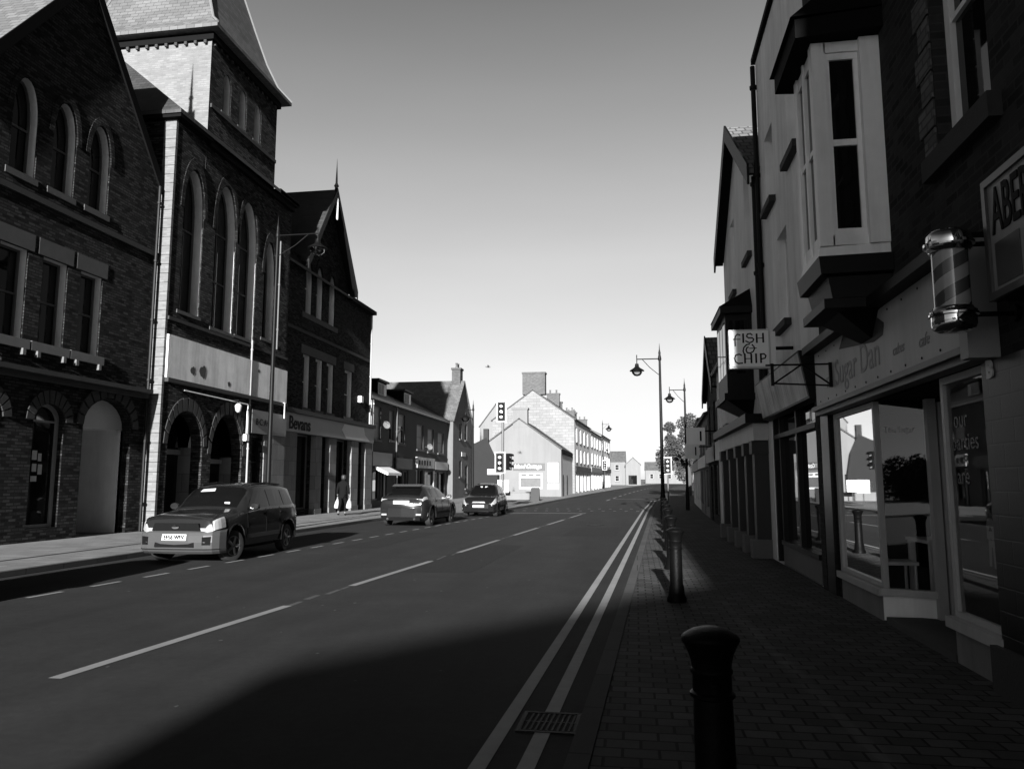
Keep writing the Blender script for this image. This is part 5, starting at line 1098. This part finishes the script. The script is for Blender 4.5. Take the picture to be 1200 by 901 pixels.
    if style == 'mpv':
        b_ = MB(); P_ = []
        for (w_, y, z0, z1) in ((.56,-.03,.3,.63),(.76,.06,.27,.65),(.845,.26,.27,.63)):
            P_.append([(-w_,y-L/2,z0),(-w_,y-L/2,z1),(w_,y-L/2,z1),(w_,y-L/2,z0)])
        plan = [(-.885,.34),(-.85,.13),(-.76,.0),(-.60,-.058),(-.3,-.085),(0,-.09),(.3,-.085),(.60,-.058),(.76,.0),(.85,.13),(.885,.34)]
        rows = []
        for z, o_ in ((.20,.09),(.245,.03),(.29,.004),(.42,-.008),(.545,.0),(.60,.02),(.635,.06),(.65,.14)): rows.append([(x*(1-o_*.35), y+o_-L/2, z) for x, y in plan])
        for r0, r1 in zip(rows, rows[1:]):
            for k_ in range(len(plan)-1): b_.poly([r0[k_], r0[k_+1], r1[k_+1], r1[k_]])
        mb = MB()
        for k_ in range(1, len(plan)-2): mb.tube([rows[2][k_], rows[2][k_+1]], .009, 5)
        mb.build('bumper_crease', black, root)
        bp_ = b_.build('front_bumper', bumper, root, True, 50)
        fz(0, .705, .0, 1.04, .14, .05, 'grille', black, None, .05)
        MB().lathe([(.001,-.02),(.075,-.018),(.08,0)], (0,0,0), 20, 'y').build('badge', chrome, root).location = (0, -L/2-.06, .705)
        bpy.data.objects[C.objects[-1].name].scale = (1, 1, .45)
        fz(0, .375, .0, .84, .09, .105, 'lower_grille', black, bp_)
        pl = fz(-.0, .515, .0, .52, .115, .115, 'number_plate', plate_white, bp_)
        if plate: text_mesh(plate, .118, (0,-L/2-.1165,.475), (1,0,0), (0,0,1), ink, pl, .002, sx=.84, align='CENTER', bold=.0015)
        for sx_ in (-1, 1):
            MB().hexa([(sx_*.58,-.073-L/2,.37),(sx_*.735,-.02-L/2,.37),(sx_*.735,.06-L/2,.37),(sx_*.58,.0-L/2,.37),(sx_*.58,-.073-L/2,.52),(sx_*.745,-.015-L/2,.53),(sx_*.745,.06-L/2,.53),(sx_*.58,.0-L/2,.52)]).build('fog_lamp_recess', black, bp_)
            pass
        patch(0.0, .40, 4.3, 6.12, 'headlight')
        q = MB(); q.poly([(-.40,1.515-L/2,1.352),(-.06,1.515-L/2,1.368),(-.08,1.60-L/2,1.425),(-.38,1.60-L/2,1.405)]); q.build('sun_visor', sign_pale, root)
        s_ = section(1.28); MB().box(.34,1.22-L/2,1.07,.46,1.235-L/2,1.15).build('tax_disc', sign_pale, root)
        mb = MB()
        for sx_ in (-1,1): mb.tube([(sx_*.58,1.9-L/2,1.5),(sx_*.6,2.6-L/2,1.545),(sx_*.57,3.4-L/2,1.5)], .016, 6)
        mb.build('roof_rail', black_gloss, root)
        fz(0, .45, L+.0, 1.5, .3, -.0, 'rear_bumper', bumper)
    elif style == 'hatch':
        yb = L
        bb = MB()
        for sx_ in (-1, 1):
            for (wa, ya), (wb2, y2) in (((0,.05),(.5,.03)),((.5,.03),(.76,-.06)),((.76,-.06),(.885,-.4))):
                bb.hexa([(sx_*wa,L/2+ya,.34),(sx_*wb2,L/2+y2,.34),(sx_*wb2*.94,L/2+y2-.25,.34),(sx_*wa*.94,L/2+ya-.25,.34),(sx_*wa,L/2+ya,.66),(sx_*wb2,L/2+y2,.66),(sx_*wb2*.94,L/2+y2-.25,.70),(sx_*wa*.94,L/2+ya-.25,.70)])
        bp_ = bb.build('rear_bumper', paint, root, True, 35)
        MB().box(-.7,L/2-.1,.22,.7,L/2+.02,.37).build('diffuser', black, bp_)
        MB().box(-.30,L/2+.022,.80,.30,L/2+.05,.92).build('number_plate', plate_white, root)
        MB().box(-.55,L/2-.03,.945,.55,L/2+.03,.985).build('chrome_strip', chrome, root)
        for sx_ in (-1, 1):
            pass
            MB().box(sx_*.55,L/2+.0,.40,sx_*.74,L/2+.035,.46).build('reflector', lamp_lens, bp_)
            mb = MB(); mb.tube([(sx_*.5,L/2-.1,.27),(sx_*.5,L/2+.06,.27)], .045, 10); mb.build('exhaust_pipe', chrome, bp_)
        patch(L-.42, L-.06, 4.9, 6.1, 'tail_light')
        MB().hexa([(-.56,3.55-L/2,1.475),(.56,3.55-L/2,1.475),(.52,3.85-L/2,1.40),(-.52,3.85-L/2,1.40),(-.56,3.55-L/2,1.50),(.56,3.55-L/2,1.50),(.54,3.88-L/2,1.43),(-.54,3.88-L/2,1.43)]).build('roof_spoiler', paint, root)
        mb = MB(); mb.tube([(-.1,4.09-L/2,1.02),(.25,3.95-L/2,1.18)], .012, 5); mb.build('rear_wiper', black, root)
        fz(0, .7, .0, 1.0, .12, .03, 'grille', black)
    else:
        bb = MB()
        for sx_ in (-1, 1):
            for (wa, ya), (wb2, y2) in (((0,-.05),(.45,-.03)),((.45,-.03),(.68,.06)),((.68,.06),(.785,.3))):
                bb.hexa([(sx_*wa,ya-L/2,.24),(sx_*wb2,y2-L/2,.24),(sx_*wb2*.94,y2+.2-L/2,.24),(sx_*wa*.94,ya+.2-L/2,.24),(sx_*wa,ya-L/2,.56),(sx_*wb2,y2-L/2,.56),(sx_*wb2*.94,y2+.2-L/2,.6),(sx_*wa*.94,ya+.2-L/2,.6)])
        bp_ = bb.build('front_bumper', paint, root, True, 35)
        fz(0, .33, .0, .9, .12, .058, 'lower_grille', black, bp_); fz(0, .66, .02, .62, .07, .03, 'grille', chrome, None, .04)
        fz(0, .49, .0, .52, .11, .07, 'number_plate', plate_white, bp_)
        for sx_ in (-1, 1):
            pass
            MB().poly([(sx_*.06,1.33-L/2,1.318),(sx_*.40,1.33-L/2,1.295),(sx_*.38,1.42-L/2,1.352),(sx_*.06,1.42-L/2,1.378)]).build('sun_visor', sign_pale, root)
        patch(.03, .44, 4.3, 6.1, 'headlight')
    return root
MPV = [(0,.30,.68,.70,.66,.62,.50),(.05,.24,.80,.84,.76,.72,.56),(.20,.20,.86,.90,.83,.78,.62),(.70,.20,.92,.965,.855,.80,.64),(1.12,.20,.97,1.01,.86,.82,.66),(1.40,.20,.985,1.25,.86,.83,.66),(1.70,.20,.99,1.45,.86,.83,.655),(2.1,.20,1.0,1.515,.86,.83,.65),(2.7,.20,1.01,1.53,.86,.83,.65),(3.3,.20,1.02,1.51,.86,.825,.64),(3.70,.20,1.03,1.46,.85,.815,.63),(3.91,.22,1.03,1.12,.83,.79,.64),(3.98,.28,.96,.99,.78,.75,.6),(4.02,.34,.80,.82,.74,.72,.6)]
HAT = [(0,.28,.58,.60,.60,.58,.45),(.08,.22,.68,.72,.76,.70,.55),(.30,.18,.78,.83,.87,.80,.64),(.85,.18,.88,.93,.905,.84,.68),(1.25,.18,.94,.98,.91,.85,.68),(1.6,.18,.96,1.22,.91,.85,.63),(1.98,.18,.975,1.40,.91,.85,.60),(2.4,.18,.985,1.47,.91,.85,.59),(3.0,.18,1.0,1.475,.91,.85,.58),(3.6,.18,1.03,1.41,.905,.84,.55),(4.08,.22,1.05,1.10,.87,.80,.60),(4.25,.28,1.0,1.03,.82,.76,.6),(4.32,.36,.80,.83,.76,.72,.6)]
SML = [(0,.28,.56,.58,.55,.53,.42),(.08,.22,.66,.70,.68,.63,.5),(.28,.18,.80,.85,.77,.71,.56),(.65,.18,.89,.94,.795,.74,.6),(.96,.18,.94,.98,.80,.75,.6),(1.25,.18,.96,1.24,.80,.75,.56),(1.55,.18,.97,1.42,.80,.75,.54),(2.0,.18,.98,1.50,.80,.75,.54),(2.6,.18,1.0,1.49,.80,.75,.53),(3.15,.18,1.02,1.42,.79,.74,.52),(3.45,.22,1.02,1.1,.77,.72,.56),(3.55,.3,.92,.95,.73,.69,.55),(3.6,.36,.78,.8,.7,.66,.55)]
k1 = car('parked_car', 'dark family car with a silver bumper and number plate EF56 WFV', MPV, car_silver, bumper_silver, steer=-17, plate='EF56 WFV', style='mpv')
k1.location = (-8.9, 15.95, 0); k1.rotation_euler.z = R(1.0); k1.scale = (.97, .96, 1.02)
k2 = car('parked_car', 'dark hatchback with a glinting tailgate and chrome strip, parked between two others', HAT, car_grey, car_grey, style='hatch')
k2.location = (-8.2, 29.0, 0); k2.rotation_euler.z = R(180-2.5)
k3 = car('parked_car', 'small dark rounded hatchback with pale sun visors, parked beside the tall traffic signal', SML, car_dark, car_dark, style='small')
k3.location = (-7.1, 36.4, 0); k3.rotation_euler.z = R(1)
k4 = dup(k1); k4.location = (-9.25, 7.2, 0); k4['label'] = 'dark family car parked before the brick building, seen only by its shadow on the road'

# ------------------------------------------------------------------ walker, shopping bags, gull
def skinned(name, joints, edges, mat, parent, lv=2):
    me = bpy.data.meshes.new(name); base = BASE[parent.name] if parent else Vector((0,0,0))
    me.from_pydata([tuple(Vector(j[0])-base) for j in joints], edges, []); o_ = bpy.data.objects.new(name, me); C.objects.link(o_)
    sm = o_.modifiers.new('s', 'SKIN'); sm.use_smooth_shade = True
    for v, j in zip(me.skin_vertices[0].data, joints): v.radius = (j[1], j[2] if len(j) > 2 else j[1])
    me.skin_vertices[0].data[0].use_root = True
    sb_ = o_.modifiers.new('d', 'SUBSURF'); sb_.levels = lv; sb_.render_levels = lv
    dg = bpy.context.evaluated_depsgraph_get(); m2 = bpy.data.meshes.new_from_object(o_.evaluated_get(dg)); bpy.data.objects.remove(o_)
    m2.materials.clear(); m2.materials.append(mat); m2.name = name
    o_ = bpy.data.objects.new(name, m2); C.objects.link(o_); BASE[o_.name] = base
    if parent: o_.parent = parent
    return o_
PX, PY = -13.0, 33.2
pn = thing('person', (PX, PY, .092), 'person in a dark coat walking past the shop with a white bag in each hand', 'person')
def J(x, y, z): return (PX+x, PY+y, .092+z)
body = [(J(0,0,.95),.13,.1),(J(0,.02,1.2),.14,.1),(J(0,.03,1.42),.15,.09),(J(0,.05,1.53),.055),(J(0,.07,1.62),.075,.085),(J(0,.075,1.74),.07,.08),
  (J(.1,-.02,.86),.085),(J(.11,.12,.5),.06),(J(.11,.02,.1),.045),(J(.11,.14,.04),.04),(J(-.1,0,.86),.085),(J(-.11,.0,.5),.06),(J(-.11,-.24,.13),.045),(J(-.11,-.16,.04),.04),
  (J(.2,.03,1.40),.06),(J(.25,.02,1.12),.045),(J(.27,.08,.86),.035),(J(-.2,.03,1.40),.06),(J(-.25,.0,1.12),.045),(J(-.27,.06,.86),.035)]
ed = [(0,1),(1,2),(2,3),(3,4),(4,5),(0,6),(6,7),(7,8),(8,9),(0,10),(10,11),(11,12),(12,13),(2,14),(14,15),(15,16),(2,17),(17,18),(18,19)]
bd = skinned('body', body, ed, skin, pn)
skinned('coat', [(J(0,0,1.0),.19,.14),(J(0,0,.78),.19,.15),(J(0,.02,1.2),.185,.14),(J(0,.03,1.44),.19,.12),(J(.21,.03,1.40),.075),(J(.26,.02,1.12),.062),(J(.275,.07,.92),.052),(J(-.21,.03,1.40),.075),(J(-.26,0,1.12),.062),(J(-.275,.05,.92),.052),(J(0,.045,1.54),.085,.085),(J(0,.05,1.62),.075,.075)],
  [(0,1),(0,2),(2,3),(3,4),(4,5),(5,6),(3,7),(7,8),(8,9),(3,10),(10,11)], cloth_dark, pn)
skinned('trousers', [(J(0,0,.9),.14,.12),(J(.1,0,.82),.1),(J(.11,.12,.5),.078),(J(.11,.03,.14),.06),(J(-.1,0,.82),.1),(J(-.11,0,.5),.078),(J(-.11,-.22,.17),.06)], [(0,1),(1,2),(2,3),(0,4),(4,5),(5,6)], cloth_dark, pn)
skinned('shoe', [(J(.11,.0,.06),.055),(J(.11,.16,.045),.05)], [(0,1)], black, pn, 1); skinned('shoe', [(J(-.11,-.26,.1),.055),(J(-.11,-.13,.045),.05)], [(0,1)], black, pn, 1)
skinned('hair', [(J(0,.05,1.56),.10,.10),(J(0,.055,1.66),.12,.13),(J(0,.06,1.75),.12,.13),(J(0,.06,1.82),.08,.09)], [(0,1),(1,2),(2,3)], hair, pn)
mb = MB()
for sx_ in (-1, 1):
    for f_ in range(4): mb.tube([J(sx_*.27+.018*(f_-1.5),.085,.84), J(sx_*.27+.018*(f_-1.5),.11,.79), J(sx_*.27+.018*(f_-1.5),.085,.765+.004*abs(f_-1.5))], .009, 6)
    mb.tube([J(sx_*.26,.06,.85), J(sx_*.25,.1,.80)], .01, 6)
mb.build('fingers', skin, pn, True)
for sx_, lb in ((-1, 'white carrier bag in the left hand of the walker'), (1, 'white carrier bag in the right hand of the walker')):
    x, y = PX+sx_*.28, PY+.09; bg_ = thing('carrier_bag', (x, y, .35), lb, 'bag', 'carrier bags held by the walker')
    prof = [(.08,.30,.09),(.14,.34,.12),(.15,.46,.12),(.13,.60,.09),(.07,.70,.04),(.02,.76,.015)]; vs = []; fs = []
    for wx, z, wy in prof:
        for j in range(12):
            a = j*math.pi/6; w_ = 1+.12*math.sin(3*a+z*9); vs.append((x+wy*math.cos(a)*w_, y+wx*math.sin(a)*w_, z+.092))
    for i in range(len(prof)-1):
        for j in range(12): fs.append((i*12+j,i*12+(j+1)%12,(i+1)*12+(j+1)%12,(i+1)*12+j))
    fs += [tuple(range(12))[::-1], tuple(range(60,72))]
    MB().add(vs, fs).build('bag_body', plastic, bg_, True); MB().tube([(x,y-.04,.84),(x,y-.02,.9),(x,y+.02,.9),(x,y+.04,.84)], .008, 5).build('handle', plastic, bg_)
bx, by, bz = -9.6, 50.0, 9.2
gu = skinned('gull', [((bx,by,bz),.06),((bx-.15,by+.02,bz+.02),.045),((bx-.22,by+.02,bz+.03),.03),((bx+.18,by,bz-.02),.025),((bx+.02,by-.25,bz+.1),.03,.012),((bx+.08,by-.5,bz+.04),.012,.006),((bx+.02,by+.25,bz+.1),.03,.012),((bx+.08,by+.5,bz+.04),.012,.006)], [(0,1),(1,2),(0,3),(0,4),(4,5),(0,6),(6,7)], fascia_shop, None)
tag(gu, 'small bird flying above the chimney of the stone gable building', 'bird')

# ------------------------------------------------------------------ the street behind the camera (it shades the foreground)
def back_block(label, F, L, D, zE, zR, gable=False):
    t = house('house', label, F, L, D, zE, zR, brick_dark, slate, [rect(1+3*k,2+3*k,4.6,6.4) for k in range(int(L/3)-0) if 2+3*k < L-.3], [rect(.8+3*k,2.2+3*k,.4,2.6) for k in range(int(L/3)) if 2.4+3*k < L], gable=gable)
    return t
back_block('terrace house behind the camera adjoining the barber shop', Front(2.65,-12,0,-1), 11.4, 9, 11.6, 13.6)
back_block('terrace house behind the camera at the far end of the right row', Front(2.65,-24,0,-1), 11.9, 9, 9.0, 11.4)
back_block('terrace house behind the camera on the left row', Front(-15.1,-2,0,1), 16.2, 9, 7.0, 9.4)
hl = thing('hall', (.5, -35, 0), 'tall hall with a sloping roof standing across the bend of the street behind the camera', 'building')
mb = MB(); mb.prism([(-1.55,-30,-.1),(2.915,-30,-.1),(2.915,-30,10.5),(-1.55,-30,8.98)], [(-1.55,-42,-.1),(2.915,-42,-.1),(2.915,-42,10.5),(-1.55,-42,8.98)]); mb.build('wall', brick_dark, hl)
mb = MB(); slab(mb, (-1.58,-29.8,9.09), (2.935,-29.8,10.65), (2.935,-42.2,10.65), (-1.58,-42.2,9.09), .1); mb.build('roof', slate, hl)
FB = Front(-1.55,-30,90,-1)
for k in range(2): FB.box(MB(), .6+k*2.1, 1.9+k*2.1, 1.2, 4.2, .003, .08).build('window', win_glass, hl)
for i, (x, y, h, r) in enumerate(((-11,-50,5.0,3.6),(-16,-53,5.6,3.8),(-21.5,-50,4.8,3.6),(-27,-54,5.2,3.8))): tree('street_tree', 'low bushy tree down the street behind the camera, mirrored in the angled cafe pane', x, y, -1.6, h, r, 5000, None, 'trees down the street behind the camera', .5, False, 40+i)
